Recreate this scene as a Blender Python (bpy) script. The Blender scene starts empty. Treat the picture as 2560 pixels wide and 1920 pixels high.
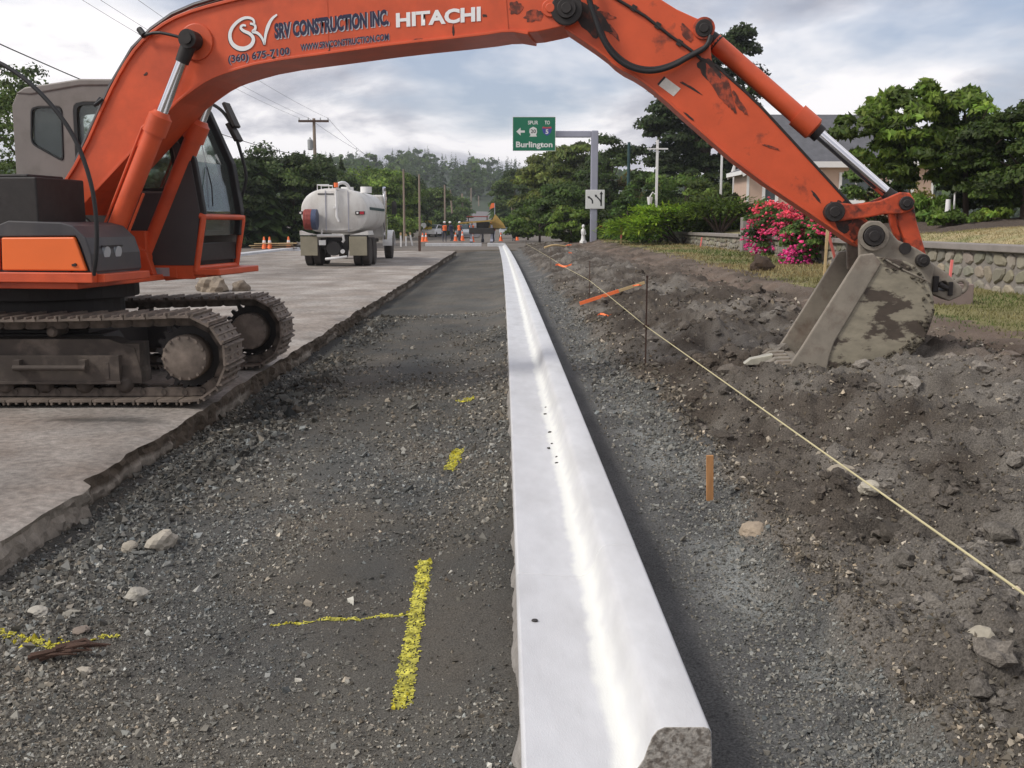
import bpy, bmesh, math, random
import numpy as np
from mathutils import Vector, Matrix
from mathutils.geometry import tessellate_polygon

random.seed(7); RNG = np.random.default_rng(11)
S = bpy.context.scene
COL = S.collection
R = math.radians

# ------------------------------------------------------------------ camera, sky, sun, exposure
cam_d = bpy.data.cameras.new('camera'); cam = bpy.data.objects.new('camera', cam_d); COL.objects.link(cam)
cam.location = (0, 0, 1.55)
cam.rotation_euler = (R(90 - 8.84), 0, R(-0.358))
cam_d.sensor_width = 36; cam_d.lens = 36; cam_d.clip_start = .05; cam_d.clip_end = 5000
S.camera = cam

SUN_EL, SUN_AZ = 43.0, 250.0          # azimuth clockwise from +Y: from the left, a little behind the camera
wd = bpy.data.worlds.new('World'); S.world = wd; wd.use_nodes = True
nt = wd.node_tree; nt.nodes.clear()
def N(t, **k):
    n = nt.nodes.new(t)
    for a, b in k.items(): setattr(n, a, b)
    return n
out = N('ShaderNodeOutputWorld'); bg = N('ShaderNodeBackground'); bg.inputs[1].default_value = .10
sky = N('ShaderNodeTexSky', sky_type='NISHITA'); sky.sun_disc = False
sky.sun_elevation = R(SUN_EL); sky.sun_rotation = R(SUN_AZ); sky.air_density = 1.0; sky.dust_density = 1.5
tc = N('ShaderNodeTexCoord'); sep = N('ShaderNodeSeparateXYZ'); nt.links.new(tc.outputs['Generated'], sep.inputs[0])
def M_(op, a, b=None):
    n = N('ShaderNodeMath', operation=op)
    for i, v in enumerate((a, b)):
        if v is None: continue
        if isinstance(v, (int, float)): n.inputs[i].default_value = v
        else: nt.links.new(v, n.inputs[i])
    return n.outputs[0]
zz = M_('ADD', M_('ABSOLUTE', sep.outputs[2]), .30)
cx = M_('DIVIDE', sep.outputs[0], zz); cy = M_('DIVIDE', sep.outputs[1], zz)
cmb = N('ShaderNodeCombineXYZ'); nt.links.new(cx, cmb.inputs[0]); nt.links.new(cy, cmb.inputs[1]); cmb.inputs[2].default_value = 3.7
def cloudnoise(scale, detail, rough, dist, off):
    mp = N('ShaderNodeMapping'); mp.inputs['Location'].default_value = off; nt.links.new(cmb.outputs[0], mp.inputs[0])
    n = N('ShaderNodeTexNoise'); n.inputs['Scale'].default_value = scale; n.inputs['Detail'].default_value = detail
    n.inputs['Roughness'].default_value = rough; n.inputs['Distortion'].default_value = dist
    nt.links.new(mp.outputs[0], n.inputs['Vector']); return n.outputs[0]
def ramp(fac, *stops):
    r = N('ShaderNodeValToRGB'); nt.links.new(fac, r.inputs[0]); e = r.color_ramp.elements
    while len(e) < len(stops): e.new(.5)
    for el, (p, c) in zip(e, stops): el.position = p; el.color = (*c, 1)
    return r.outputs[0]
cover = ramp(cloudnoise(1.0, 6, .55, .2, (4.3, 1.7, 0)), (.35, (0, 0, 0)), (.49, (1, 1, 1)))
shade = ramp(cloudnoise(1.9, 7, .55, .25, (2.1, 6.4, 2)), (.39, (4.3, 4.4, 5.1)), (.46, (6.7, 6.65, 7.2)), (.54, (11.2, 10.9, 11.0)))
skyg = N('ShaderNodeMixRGB', blend_type='MIX'); skyg.inputs[0].default_value = .45
nt.links.new(sky.outputs[0], skyg.inputs[1]); skyg.inputs[2].default_value = (6.3, 7.0, 9.0, 1)
mixc = N('ShaderNodeMixRGB'); nt.links.new(cover, mixc.inputs[0]); nt.links.new(skyg.outputs[0], mixc.inputs[1]); nt.links.new(shade, mixc.inputs[2])
nt.links.new(mixc.outputs[0], bg.inputs[0]); nt.links.new(bg.outputs[0], out.inputs[0])

sl = bpy.data.lights.new('sun', 'SUN'); sl.energy = 2.8; sl.angle = R(15); sl.color = (1, .96, .89)
so = bpy.data.objects.new('sun', sl); COL.objects.link(so)
_e, _a = R(SUN_EL), R(SUN_AZ)
so.rotation_euler = Vector((math.cos(_e)*math.sin(_a), math.cos(_e)*math.cos(_a), math.sin(_e))).to_track_quat('Z', 'Y').to_euler()
S.view_settings.view_transform = 'Standard'; S.view_settings.look = 'None'
S.view_settings.exposure = 0; S.view_settings.gamma = 1; S.view_settings.use_curve_mapping = False

# ------------------------------------------------------------------ materials
MATS = {}
def mat(name, col, rough=.6, metal=0, var=.15, vscale=4., col2=None, mixlo=.45, mixhi=.6, mixscale=2., bump=0, bscale=30., detail=6,
        attr=None, spec=.4, coat=0, trans=0, stretch=None, coords='Object', tintamt=1.0):
    """procedural principled material: two-tone noise mix, fine value variation, optional per-piece tint attribute, bump"""
    m = bpy.data.materials.new(name); m.use_nodes = True; t = m.node_tree; b = t.nodes['Principled BSDF']; L = t.links.new
    b.inputs['Roughness'].default_value = rough; b.inputs['Metallic'].default_value = metal
    b.inputs['Specular IOR Level'].default_value = spec; b.inputs['Coat Weight'].default_value = coat
    b.inputs['Transmission Weight'].default_value = trans
    tcn = t.nodes.new('ShaderNodeTexCoord'); vec = tcn.outputs[coords]
    if stretch:
        mp = t.nodes.new('ShaderNodeMapping'); mp.inputs['Scale'].default_value = stretch; L(vec, mp.inputs[0]); vec = mp.outputs[0]
    def noise(sc, det=6, ro=.6):
        n = t.nodes.new('ShaderNodeTexNoise'); n.inputs['Scale'].default_value = sc; n.inputs['Detail'].default_value = det
        n.inputs['Roughness'].default_value = ro; L(vec, n.inputs['Vector']); return n.outputs[0]
    cur = None
    if col2:
        rp = t.nodes.new('ShaderNodeValToRGB'); L(noise(mixscale, 8, .62), rp.inputs[0])
        rp.color_ramp.elements[0].position = mixlo; rp.color_ramp.elements[0].color = (*col, 1)
        rp.color_ramp.elements[1].position = mixhi; rp.color_ramp.elements[1].color = (*col2, 1); cur = rp.outputs[0]
    else:
        rgb = t.nodes.new('ShaderNodeRGB'); rgb.outputs[0].default_value = (*col, 1); cur = rgb.outputs[0]
    if var:
        mr = t.nodes.new('ShaderNodeMapRange'); L(noise(vscale, detail), mr.inputs[0])
        mr.inputs[1].default_value = .25; mr.inputs[2].default_value = .75; mr.inputs[3].default_value = 1-var; mr.inputs[4].default_value = 1+var
        mx = t.nodes.new('ShaderNodeVectorMath'); mx.operation = 'SCALE'; L(cur, mx.inputs[0]); L(mr.outputs[0], mx.inputs[3]); cur = mx.outputs[0]
    if attr:
        at = t.nodes.new('ShaderNodeAttribute'); at.attribute_name = attr
        mx = t.nodes.new('ShaderNodeMixRGB'); mx.blend_type = 'MULTIPLY'; mx.inputs[0].default_value = tintamt; L(cur, mx.inputs[1]); L(at.outputs['Color'], mx.inputs[2]); cur = mx.outputs[0]
    L(cur, b.inputs['Base Color'])
    if bump:
        bp = t.nodes.new('ShaderNodeBump'); bp.inputs['Strength'].default_value = 1; bp.inputs['Distance'].default_value = bump
        L(noise(bscale, 8, .65), bp.inputs['Height']); L(bp.outputs[0], b.inputs['Normal'])
    MATS[name] = m; return m
def leafmat(name, col, attr='tint', trans=.35):
    m = bpy.data.materials.new(name); m.use_nodes = True; t = m.node_tree; t.nodes.clear(); L = t.links.new
    o = t.nodes.new('ShaderNodeOutputMaterial'); d = t.nodes.new('ShaderNodeBsdfPrincipled'); d.inputs['Roughness'].default_value = .55
    d.inputs['Specular IOR Level'].default_value = .3
    tr = t.nodes.new('ShaderNodeBsdfTranslucent'); mx = t.nodes.new('ShaderNodeMixShader'); mx.inputs[0].default_value = trans
    at = t.nodes.new('ShaderNodeAttribute'); at.attribute_name = attr
    mu = t.nodes.new('ShaderNodeMixRGB'); mu.blend_type = 'MULTIPLY'; mu.inputs[0].default_value = 1; mu.inputs[1].default_value = (*col, 1); L(at.outputs['Color'], mu.inputs[2])
    L(mu.outputs[0], d.inputs['Base Color']); L(mu.outputs[0], tr.inputs[0]); L(d.outputs[0], mx.inputs[1]); L(tr.outputs[0], mx.inputs[2]); L(mx.outputs[0], o.inputs[0])
    MATS[name] = m; return m

ORG = (.60, .088, .028)
mat('orange', ORG, .45, var=.20, vscale=3.5, detail=12, col2=(.42, .062, .026), mixlo=.50, mixhi=.78, mixscale=1.4, spec=.45, bump=.0006, bscale=60)
mat('orange_worn', ORG, .45, var=.16, vscale=2.4, col2=(.09, .03, .02), mixlo=.58, mixhi=.72, mixscale=3.2, bump=.001, bscale=40)
mat('orange_link', (.50, .070, .024), .55, var=.3, vscale=6, col2=(.03, .018, .016), mixlo=.47, mixhi=.60, mixscale=5)
mat('orange_bright', (.80, .15, .028), .35, var=.06, vscale=2, spec=.5)
mat('chrome', (.75, .75, .78), .12, metal=1, var=.05)
mat('black_iron', (.022, .018, .017), .6, var=.3, vscale=12, bump=.002, bscale=30)
mat('rubber', (.016, .016, .017), .55, var=.2, vscale=9)
mat('cab_grey', (.195, .172, .158), .5, var=.10, vscale=3, col2=(.155, .135, .12), mixlo=.5, mixhi=.7, mixscale=4)
mat('dark_cover', (.05, .047, .052), .5, var=.18, vscale=3, col2=(.075, .068, .066), mixlo=.45, mixhi=.7, mixscale=2.2)
mat('dark_cab', (.058, .052, .052), .5, var=.12, vscale=3)
mat('glass', (.50, .58, .56), .03, var=0, trans=.94, spec=.5)
mat('glass_dark', (.035, .05, .05), .05, var=.1, vscale=2, spec=.6)
mat('track_steel', (.135, .108, .088), .7, metal=.15, var=.25, vscale=9, col2=(.21, .168, .138), mixlo=.40, mixhi=.64, mixscale=7, bump=.002, bscale=50)
mat('track_frame', (.06, .047, .039), .8, var=.3, vscale=5, col2=(.17, .135, .11), mixlo=.48, mixhi=.7, mixscale=3.2, bump=.003, bscale=30)
mat('bucket_steel', (.27, .24, .18), .6, metal=.05, var=.30, vscale=9, detail=10, col2=(.075, .058, .045), mixlo=.52, mixhi=.56, mixscale=3.6, stretch=(.7, .7, 1.4), bump=.002, bscale=40)
mat('bucket_plain', (.245, .215, .175), .65, metal=.05, var=.2, vscale=8, col2=(.15, .11, .085), mixlo=.5, mixhi=.7, mixscale=5, bump=.002, bscale=40)
mat('grease', (.030, .020, .017), .6, var=.4, vscale=18, col2=(.14, .035, .02), mixlo=.5, mixhi=.7, mixscale=14)
mat('grease_red', (.10, .028, .018), .6, var=.3, vscale=14, col2=(.40, .065, .027), mixlo=.46, mixhi=.62, mixscale=16)
mat('tooth_steel', (.52, .49, .40), .45, metal=.4, var=.2, vscale=14)
mat('white_print', (.80, .80, .80), .5, var=.03)
mat('grey_print', (.55, .56, .60), .5, var=.03)
mat('navy_print', (.020, .020, .055), .5, var=.03)
mat('decal', (.62, .58, .53), .5, var=.12, vscale=40)
mat('kerb', (.55, .55, .565), .55, var=.09, vscale=7, detail=10, col2=(.44, .435, .44), mixlo=.48, mixhi=.72, mixscale=2.6, bump=.0012, bscale=190, stretch=(1, .35, 1))
mat('kerb_end', (.40, .37, .33), .85, var=.4, vscale=80, col2=(.19, .165, .14), mixlo=.46, mixhi=.58, mixscale=45, bump=.012, bscale=40)
mat('spill', (.27, .25, .23), .9, var=.25, vscale=25, bump=.01, bscale=40)
mat('pavement', (.205, .172, .146), .85, var=.45, vscale=16, detail=12, col2=(.30, .272, .245), mixlo=.40, mixhi=.62, mixscale=.8, bump=.008, bscale=55, attr='tint')
mat('pavement_side', (.28, .25, .215), .9, var=.3, vscale=9, bump=.02, bscale=14, attr='tint')
mat('gravel', (.096, .093, .085), .9, var=.70, vscale=150, col2=(.108, .098, .085), mixlo=.44, mixhi=.66, mixscale=.9, bump=.012, bscale=130, attr='tint', spec=.2)
mat('stone', (.205, .197, .175), .88, var=.18, vscale=20, attr='tint', spec=.2)
mat('paint_yellow', (.52, .48, .075), .8, var=.25, vscale=35, attr='tint')
mat('dirt', (.5, .5, .5), .95, var=.70, vscale=110, detail=9, bump=.016, bscale=85, attr='tint', spec=.15)
mat('clod', (.5, .5, .5), .95, var=.5, vscale=90, detail=8, bump=.012, bscale=90, attr='tint', spec=.15)
mat('dust_ground', (.16, .135, .115), .95, var=.2, vscale=.8, col2=(.12, .105, .085), mixlo=.4, mixhi=.65, mixscale=.12)
mat('asphalt_far', (.16, .145, .145), .9, var=.12, vscale=.4)
mat('hill', (.03, .045, .02), .95, var=.3, vscale=.08, coords='Object')
mat('lawn', (.36, .29, .155), .95, var=.28, vscale=5, detail=10, col2=(.20, .20, .085), mixlo=.44, mixhi=.66, mixscale=1.3, bump=.02, bscale=30)
mat('mulch', (.075, .055, .042), .95, var=.4, vscale=14, bump=.03, bscale=18)
leafmat('grass', (.26, .235, .11)); leafmat('foliage', (.092, .134, .036), trans=.42); leafmat('petal', (.85, .15, .27), trans=.3)
mat('bark', (.085, .06, .045), .9, var=.35, vscale=6, bump=.02, bscale=12, stretch=(1, 1, .25))
mat('pole_wood', (.255, .20, .155), .85, var=.2, vscale=3, stretch=(4, 4, .3))
mat('lath', (.52, .38, .20), .8, var=.15, vscale=8)
mat('stake_wood', (.42, .21, .085), .8, var=.2, vscale=14, stretch=(3, 3, .5))
mat('hi_orange', (.95, .20, .06), .6, var=.1, vscale=9)
mat('hi_pink', (.90, .22, .20), .6, var=.1)
mat('rust', (.075, .042, .030), .8, var=.3, vscale=20)
mat('string', (.52, .46, .27), .8, var=.1)
mat('wall_stone', (.25, .23, .20), .85, var=.16, vscale=7, attr='tint', bump=.01, bscale=18)
mat('mortar', (.205, .185, .165), .95, var=.25, vscale=12, bump=.01, bscale=30)
mat('concrete', (.235, .21, .195), .85, var=.15, vscale=2.5, bump=.004, bscale=30)
mat('block_tan', (.24, .185, .165), .85, var=.12, vscale=4, bump=.004, bscale=40)
mat('house_wall', (.50, .36, .285), .8, var=.05, vscale=2)
mat('white_paint', (.74, .73, .72), .55, var=.05, vscale=6)
mat('roof', (.105, .105, .115), .9, var=.2, vscale=3, bump=.01, bscale=10)
mat('sign_green', (.005, .145, .075), .45, var=.05, vscale=1)
mat('sign_white', (.66, .66, .64), .5, var=.06, vscale=2)
mat('sign_black', (.015, .015, .016), .5, var=.05)
mat('sign_red', (.42, .06, .08), .5, var=.05); mat('sign_blue', (.045, .065, .28), .5, var=.05)
mat('sign_yellow', (.60, .44, .05), .5, var=.1)
mat('galv', (.33, .335, .40), .45, metal=.35, var=.08, vscale=1.2)
mat('teal_pole', (.02, .055, .06), .5, var=.1)
mat('truck_white', (.60, .585, .56), .45, var=.12, vscale=3, detail=10, col2=(.44, .41, .37), mixlo=.46, mixhi=.74, mixscale=1.3, stretch=(1, 1, .5))
mat('flap', (.25, .225, .165), .8, var=.15, vscale=3)
mat('tyre', (.045, .038, .034), .85, var=.25, vscale=5)
mat('dark_metal', (.035, .032, .03), .6, var=.2)
mat('hose_red', (.28, .06, .05), .6, var=.2, vscale=9); mat('reel_blue', (.05, .065, .12), .5, var=.15)
mat('lamp_red', (.40, .02, .035), .3, var=.05)
mat('insulator', (.35, .36, .36), .4, var=.1)
mat('skin', (.45, .27, .19), .6, var=.05); mat('trousers', (.05, .055, .08), .85, var=.2)
mat('vest_lime', (.55, .68, .08), .7, var=.08); mat('silver', (.42, .44, .46), .3, metal=.4, var=.05)
mat('mud_yellow', (.42, .28, .08), .7, var=.25, vscale=4)
mat('brown_wood', (.075, .042, .030), .9, var=.35, vscale=12, stretch=(1, 6, 6), bump=.006, bscale=20)

# kerb concrete: grey, with white curing compound pooled along the flow line and up the kerb face (profile position stored in 'tint')
_m = mat('kerb_cast', (.57, .57, .585), .5, var=.09, vscale=8, detail=11, col2=(.47, .465, .47), mixlo=.46, mixhi=.72, mixscale=2.4, bump=.0014, bscale=170, stretch=(1, .4, 1))
_t = _m.node_tree; _b = _t.nodes['Principled BSDF']; _src = _b.inputs['Base Color'].links[0].from_socket
_at = _t.nodes.new('ShaderNodeAttribute'); _at.attribute_name = 'tint'; _n = _t.nodes.new('ShaderNodeTexNoise'); _n.inputs['Scale'].default_value = 5; _n.inputs['Detail'].default_value = 8
_tc = _t.nodes.new('ShaderNodeTexCoord'); _t.links.new(_tc.outputs['Object'], _n.inputs['Vector'])
_ma = _t.nodes.new('ShaderNodeMath'); _ma.operation = 'MULTIPLY_ADD'; _t.links.new(_n.outputs[0], _ma.inputs[0]); _ma.inputs[1].default_value = .10; _sx = _t.nodes.new('ShaderNodeSeparateColor'); _t.links.new(_at.outputs['Color'], _sx.inputs[0]); _t.links.new(_sx.outputs[0], _ma.inputs[2])
_rp = _t.nodes.new('ShaderNodeValToRGB'); _t.links.new(_ma.outputs[0], _rp.inputs[0]); _el = _rp.color_ramp.elements
for _ in range(3): _el.new(.5)
for _e2, (_p, _c) in zip(_el, ((.35, 0), (.375, .75), (.41, .9), (.44, .30), (.48, .05))): _e2.position = _p; _e2.color = (_c, _c, _c, 1)
_mx = _t.nodes.new('ShaderNodeMixRGB'); _t.links.new(_rp.outputs[0], _mx.inputs[0]); _t.links.new(_src, _mx.inputs[1]); _mx.inputs[2].default_value = (.76, .76, .715, 1); _t.links.new(_mx.outputs[0], _b.inputs['Base Color'])

# ------------------------------------------------------------------ mesh helpers
class MB:
    def __init__(s, xf=None): s.v = []; s.f = []; s.xf = xf
    def add(s, vs, fs):
        o = len(s.v); s.v += [tuple(map(float, p)) for p in vs]; s.f += [tuple(o+i for i in f) for f in fs]; return s
    def box(s, x0, x1, y0, y1, z0, z1):
        return s.add([(x, y, z) for z in (z0, z1) for y in (y0, y1) for x in (x0, x1)],
                     [(0, 2, 3, 1), (4, 5, 7, 6), (0, 1, 5, 4), (2, 6, 7, 3), (0, 4, 6, 2), (1, 3, 7, 5)])
    def obox(s, c, ax, ay, az):
        c, ax, ay, az = map(Vector, (c, ax, ay, az)); 
        return s.add([c+ax*i+ay*j+az*k for k in (-1, 1) for j in (-1, 1) for i in (-1, 1)],
                     [(0, 2, 3, 1), (4, 5, 7, 6), (0, 1, 5, 4), (2, 6, 7, 3), (0, 4, 6, 2), (1, 3, 7, 5)])
    def cyl(s, p0, p1, r0, r1=None, n=16, caps=True):
        r1 = r0 if r1 is None else r1; p0, p1 = Vector(p0), Vector(p1); d = (p1-p0).normalized()
        a = d.orthogonal().normalized(); b = d.cross(a)
        vs = [p+(a*math.cos(t)+b*math.sin(t))*r for p, r in ((p0, r0), (p1, r1)) for t in [2*math.pi*i/n for i in range(n)]]
        fs = [(i, (i+1) % n, n+(i+1) % n, n+i) for i in range(n)]
        if caps: fs += [tuple(range(n-1, -1, -1)), tuple(range(n, 2*n))]
        return s.add(vs, fs)
    def lathe(s, p0, axis, prof, n=20):
        """prof: list of (distance along axis, radius)"""
        p0 = Vector(p0); d = Vector(axis).normalized(); a = d.orthogonal().normalized(); b = d.cross(a); vs = []; fs = []
        for h, r in prof: vs += [p0+d*h+(a*math.cos(2*math.pi*i/n)+b*math.sin(2*math.pi*i/n))*r for i in range(n)]
        for k in range(len(prof)-1): fs += [(k*n+i, k*n+(i+1) % n, (k+1)*n+(i+1) % n, (k+1)*n+i) for i in range(n)]
        fs += [tuple(range(n-1, -1, -1)), tuple(range((len(prof)-1)*n, len(prof)*n))]
        return s.add(vs, fs)
    def tube(s, pts, r, n=8, smooth=0):
        P = [Vector(p) for p in pts]
        for _ in range(smooth):
            Q = [P[0]]
            for i in range(len(P)-1): Q += [P[i]*.75+P[i+1]*.25, P[i]*.25+P[i+1]*.75]
            P = Q+[P[-1]]
        rr = r if isinstance(r, (list, tuple)) else None; vs = []; fs = []; a = None
        for i, p in enumerate(P):
            d = (P[min(i+1, len(P)-1)]-P[max(i-1, 0)]).normalized()
            a = d.orthogonal().normalized() if a is None else (a-d*a.dot(d)).normalized(); b = d.cross(a)
            ra = r if rr is None else rr[0]+(rr[1]-rr[0])*i/(len(P)-1)
            vs += [p+(a*math.cos(2*math.pi*k/n)+b*math.sin(2*math.pi*k/n))*ra for k in range(n)]
        for i in range(len(P)-1): fs += [(i*n+k, i*n+(k+1) % n, (i+1)*n+(k+1) % n, (i+1)*n+k) for k in range(n)]
        fs += [tuple(range(n-1, -1, -1)), tuple(range((len(P)-1)*n, len(P)*n))]
        return s.add(vs, fs)
    def prism(s, poly, y0, y1, holes=(), fr=None):
        """extrude an (x,z) polygon along y from y0 to y1, optionally with holes; fr maps (x,y,z)"""
        loops = [list(poly)]+[list(h) for h in holes]
        tri = tessellate_polygon([[Vector((p[0], p[1], 0)) for p in lp] for lp in loops]) if holes else [tuple(range(len(poly)))]
        flat = [p for lp in loops for p in lp]; n = len(flat)
        vs = [(p[0], y0, p[1]) for p in flat]+[(p[0], y1, p[1]) for p in flat]
        if fr: vs = [fr(*p) for p in vs]
        fs = [tuple(t) for t in tri]+[tuple(i+n for i in reversed(t)) for t in tri]; o = 0
        for lp in loops:
            m = len(lp); fs += [(o+i, o+n+i, o+n+(i+1) % m, o+(i+1) % m) for i in range(m)]; o += m
        return s.add(vs, fs)
    def build(s, name, m, parent=None, bevel=0, smooth=None, seg=2, offset=None):
        me = bpy.data.meshes.new(name); vs = [s.xf(*p) for p in s.v] if s.xf else s.v
        if offset: vs = [(p[0]-offset[0], p[1]-offset[1], p[2]-offset[2]) for p in vs]
        me.from_pydata([tuple(p) for p in vs], [], s.f); me.update()
        bm = bmesh.new(); bm.from_mesh(me); bmesh.ops.recalc_face_normals(bm, faces=bm.faces); bm.to_mesh(me); bm.free()
        return mesh_obj(name, me, m, parent, bevel, smooth, seg)
def mesh_obj(name, me, m, parent=None, bevel=0, smooth=None, seg=2):
    o = bpy.data.objects.new(name, me); COL.objects.link(o)
    if m: me.materials.append(MATS[m] if isinstance(m, str) else m)
    if parent: o.parent = parent
    if smooth is not None:
        me.polygons.foreach_set('use_smooth', [True]*len(me.polygons)); me.set_sharp_from_angle(angle=R(smooth))
    if bevel:
        b = o.modifiers.new('bevel', 'BEVEL'); b.width = bevel; b.segments = seg; b.limit_method = 'ANGLE'; b.angle_limit = R(30)
    return o
def tag(o, label=None, cat=None, group=None, kind=None):
    for k, v in (('label', label), ('category', cat), ('group', group), ('kind', kind)):
        if v: o[k] = v
    return o
def thing(name, label, cat, loc=(0, 0, 0), rz=0, group=None):
    o = bpy.data.objects.new(name, None); COL.objects.link(o); o.location = loc; o.rotation_euler.z = rz
    o.empty_display_size = .2
    return tag(o, label, cat, group)
def share(o, name, parent, loc=None, rot=None, scale=None):
    c = bpy.data.objects.new(name, o.data); COL.objects.link(c); c.parent = parent
    if loc is not None: c.location = loc
    if rot is not None: c.rotation_euler = rot
    if scale is not None: c.scale = scale
    return c
def np_mesh(name, V, Fq, m, parent=None, tint=None, smooth=False):
    """fast mesh from numpy arrays: V (n,3), Fq (k, 3 or 4); tint (n,3) point colours"""
    me = bpy.data.meshes.new(name); n, k = Fq.shape
    me.vertices.add(len(V)); me.vertices.foreach_set('co', V.astype(np.float32).ravel())
    me.loops.add(n*k); me.loops.foreach_set('vertex_index', Fq.astype(np.int32).ravel())
    me.polygons.add(n); me.polygons.foreach_set('loop_start', np.arange(0, n*k, k, dtype=np.int32))
    me.polygons.foreach_set('use_smooth', np.full(n, smooth, dtype=bool))
    me.update(calc_edges=True); me.validate()
    if tint is not None:
        a = me.attributes.new('tint', 'FLOAT_COLOR', 'POINT'); c = np.ones((len(V), 4), np.float32); c[:, :3] = tint
        a.data.foreach_set('color', c.ravel())
    return mesh_obj(name, me, m, parent)
def text_obj(body, name, m, parent, origin, bx, up, lift=0, nrm=None, bold=0, condense=True):
    """flat lettering: origin = lower left of the text, bx = full baseline vector, up = cap-height vector"""
    cu = bpy.data.curves.new('font', 'FONT'); cu.body = body; cu.offset = bold; cu.resolution_u = 3
    to = bpy.data.objects.new('font', cu); COL.objects.link(to); dg = bpy.context.evaluated_depsgraph_get(); dg.update()
    me = bpy.data.meshes.new_from_object(to.evaluated_get(dg)); bpy.data.objects.remove(to)
    V = np.zeros(len(me.vertices)*3); me.vertices.foreach_get('co', V); V = V.reshape(-1, 3)
    cap = .70; x0, x1 = V[:, 0].min(), V[:, 0].max()
    o, bx, up = map(np.array, (origin, bx, up)); nrm = np.array(nrm if nrm is not None else (0, -1, 0))
    P = o+np.outer((V[:, 0]-x0)/(x1-x0), bx)+np.outer(V[:, 1]/cap, up)+nrm*lift
    me.vertices.foreach_set('co', P.astype(np.float32).ravel()); me.update(); me.name = name
    return mesh_obj(name, me, m, parent)
def ribbon(pts, widths):
    """flat stroked outline in 2D: returns list of quads' corner points"""
    L_, Rr = [], []
    for i, p in enumerate(pts):
        a = np.array(pts[max(i-1, 0)]); b = np.array(pts[min(i+1, len(pts)-1)]); d = (b-a)/max(np.linalg.norm(b-a), 1e-6); n = np.array((-d[1], d[0]))
        w = widths[i]/2; L_.append(np.array(p)+n*w); Rr.append(np.array(p)-n*w)
    return L_, Rr
def chaikin(P, k=2):
    for _ in range(k):
        Q = [P[0]]
        for i in range(len(P)-1):
            a, b = np.array(P[i]), np.array(P[i+1]); Q += [tuple(a*.75+b*.25), tuple(a*.25+b*.75)]
        P = Q+[P[-1]]
    return P

# value noise
def _h(ix, iy, s):
    n = (ix.astype(np.int64)*374761393+iy.astype(np.int64)*668265263+s*1442695041) & 0x7fffffff
    n = ((n ^ (n >> 13))*1274126177) & 0x7fffffff
    return ((n ^ (n >> 16)) & 0xffff)/65535.
def vn(x, y, s=0):
    x0 = np.floor(x); y0 = np.floor(y); fx = x-x0; fy = y-y0; fx = fx*fx*(3-2*fx); fy = fy*fy*(3-2*fy)
    a, b, c, d = _h(x0, y0, s), _h(x0+1, y0, s), _h(x0, y0+1, s), _h(x0+1, y0+1, s)
    return (a*(1-fx)+b*fx)*(1-fy)+(c*(1-fx)+d*fx)*fy-.5
def fbm(x, y, s=0, o=4, g=.5):
    x = np.asarray(x, float); y = np.asarray(y, float); t = 0; a = 1.
    for i in range(o): t = t+a*vn(x*2**i+i*17.3, y*2**i+i*9.1, s+i); a *= g
    return t

# ------------------------------------------------------------------ the lie of the land
def kx(y): return -1.0e-4*np.asarray(y, float)**2                      # the new kerb bends very gently to the left
def pave_z(y): return -.065+.0035*np.clip(np.asarray(y, float)-9, 0, 50)
def pave_edge(y):
    y = np.asarray(y, float)
    j = fbm(y*2.2, y*0+3.1, 5, 5, .7)*.020; s = fbm(y*.2, y*0+8, 9, 2)*.05
    return -2.71-.0015*np.clip(y-9, 0, 60)+j+s+.09*np.clip((6.42-y)/.06, 0, 1)
def gravel_z(x, y):
    x = np.asarray(x, float); y = np.asarray(y, float)
    b = np.interp(x, [-3.6, -2.7, -2.2, -1.2, -.35, -.04, .2], [-.30, -.285, -.225, -.19, -.165, -.105, -.10])+.0022*np.clip(y-9, 0, 60)
    loose = np.clip(fbm(x*.7+4, y*.45, 21, 2)+.15, 0, 1)
    n = fbm(x*1.3, y*.8, 2, 3)*.035+fbm(x*9, y*9, 4, 3)*(.010+.028*loose)+fbm(x*34, y*34, 6, 2)*.010
    rut = np.sin(y*40+x*6+fbm(x*2, y*2, 8, 2)*3)*.011*np.exp(-((x+1.0)/.45)**4)*np.clip((y-4.6)/.8, 0, 1)*np.clip((9-y)/1.5, 0, 1)*np.clip(fbm(x, y*.4, 31, 2)+.6, 0, 1)
    return b+n+rut
def dirt_parts(x, y):
    x = np.asarray(x, float); y = np.asarray(y, float)
    xs = x-kx(y)+fbm(x*.3, y*.5, 40, 3)*.30*np.clip((x-.9)/.6, 0, 1)
    near = np.interp(xs, [.5, 1.0, 1.22, 1.34, 1.6, 2.2, 2.9, 3.5, 4.1, 4.6, 4.95, 5.2, 6, 8.6], [-.05, -.045, -.01, .05, .09, .20, .32, .40, .34, .24, .24, .39, .40, .43])
    far = np.interp(xs, [.5, 1.0, 1.22, 1.34, 1.6, 2.6, 3.4, 4.2, 5.0, 5.6, 8.6], [-.08, -.07, -.03, .02, .06, .26, .33, .38, .44, .50, .55])
    t = np.clip((y-20)/16, 0, 1); b = near*(1-t)+far*t+np.clip((x-4.6)/.7, 0, 1)*.004*np.clip(y-16, -6, 60)
    z = b-.07*np.exp(-((x-2.75)/.55)**2-((y-9.3)/.8)**2)+.14*np.exp(-((x-3.85)/.75)**2-((y-8.0)/1.3)**2)+.10*np.exp(-((x-2.9)/.8)**2-((y-14)/2.2)**2)+.06*np.exp(-((x-2.6)/.5)**2-((y-7.0)/1.2)**2)-.07*np.exp(-((x-3.0)/.5)**2-((y-10.6)/.9)**2)
    rough = np.interp(xs, [.5, 1.0, 1.3, 1.8, 4.8, 5.3, 6], [.12, .2, .7, 1, .9, .25, .15])
    return xs, z, rough
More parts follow.
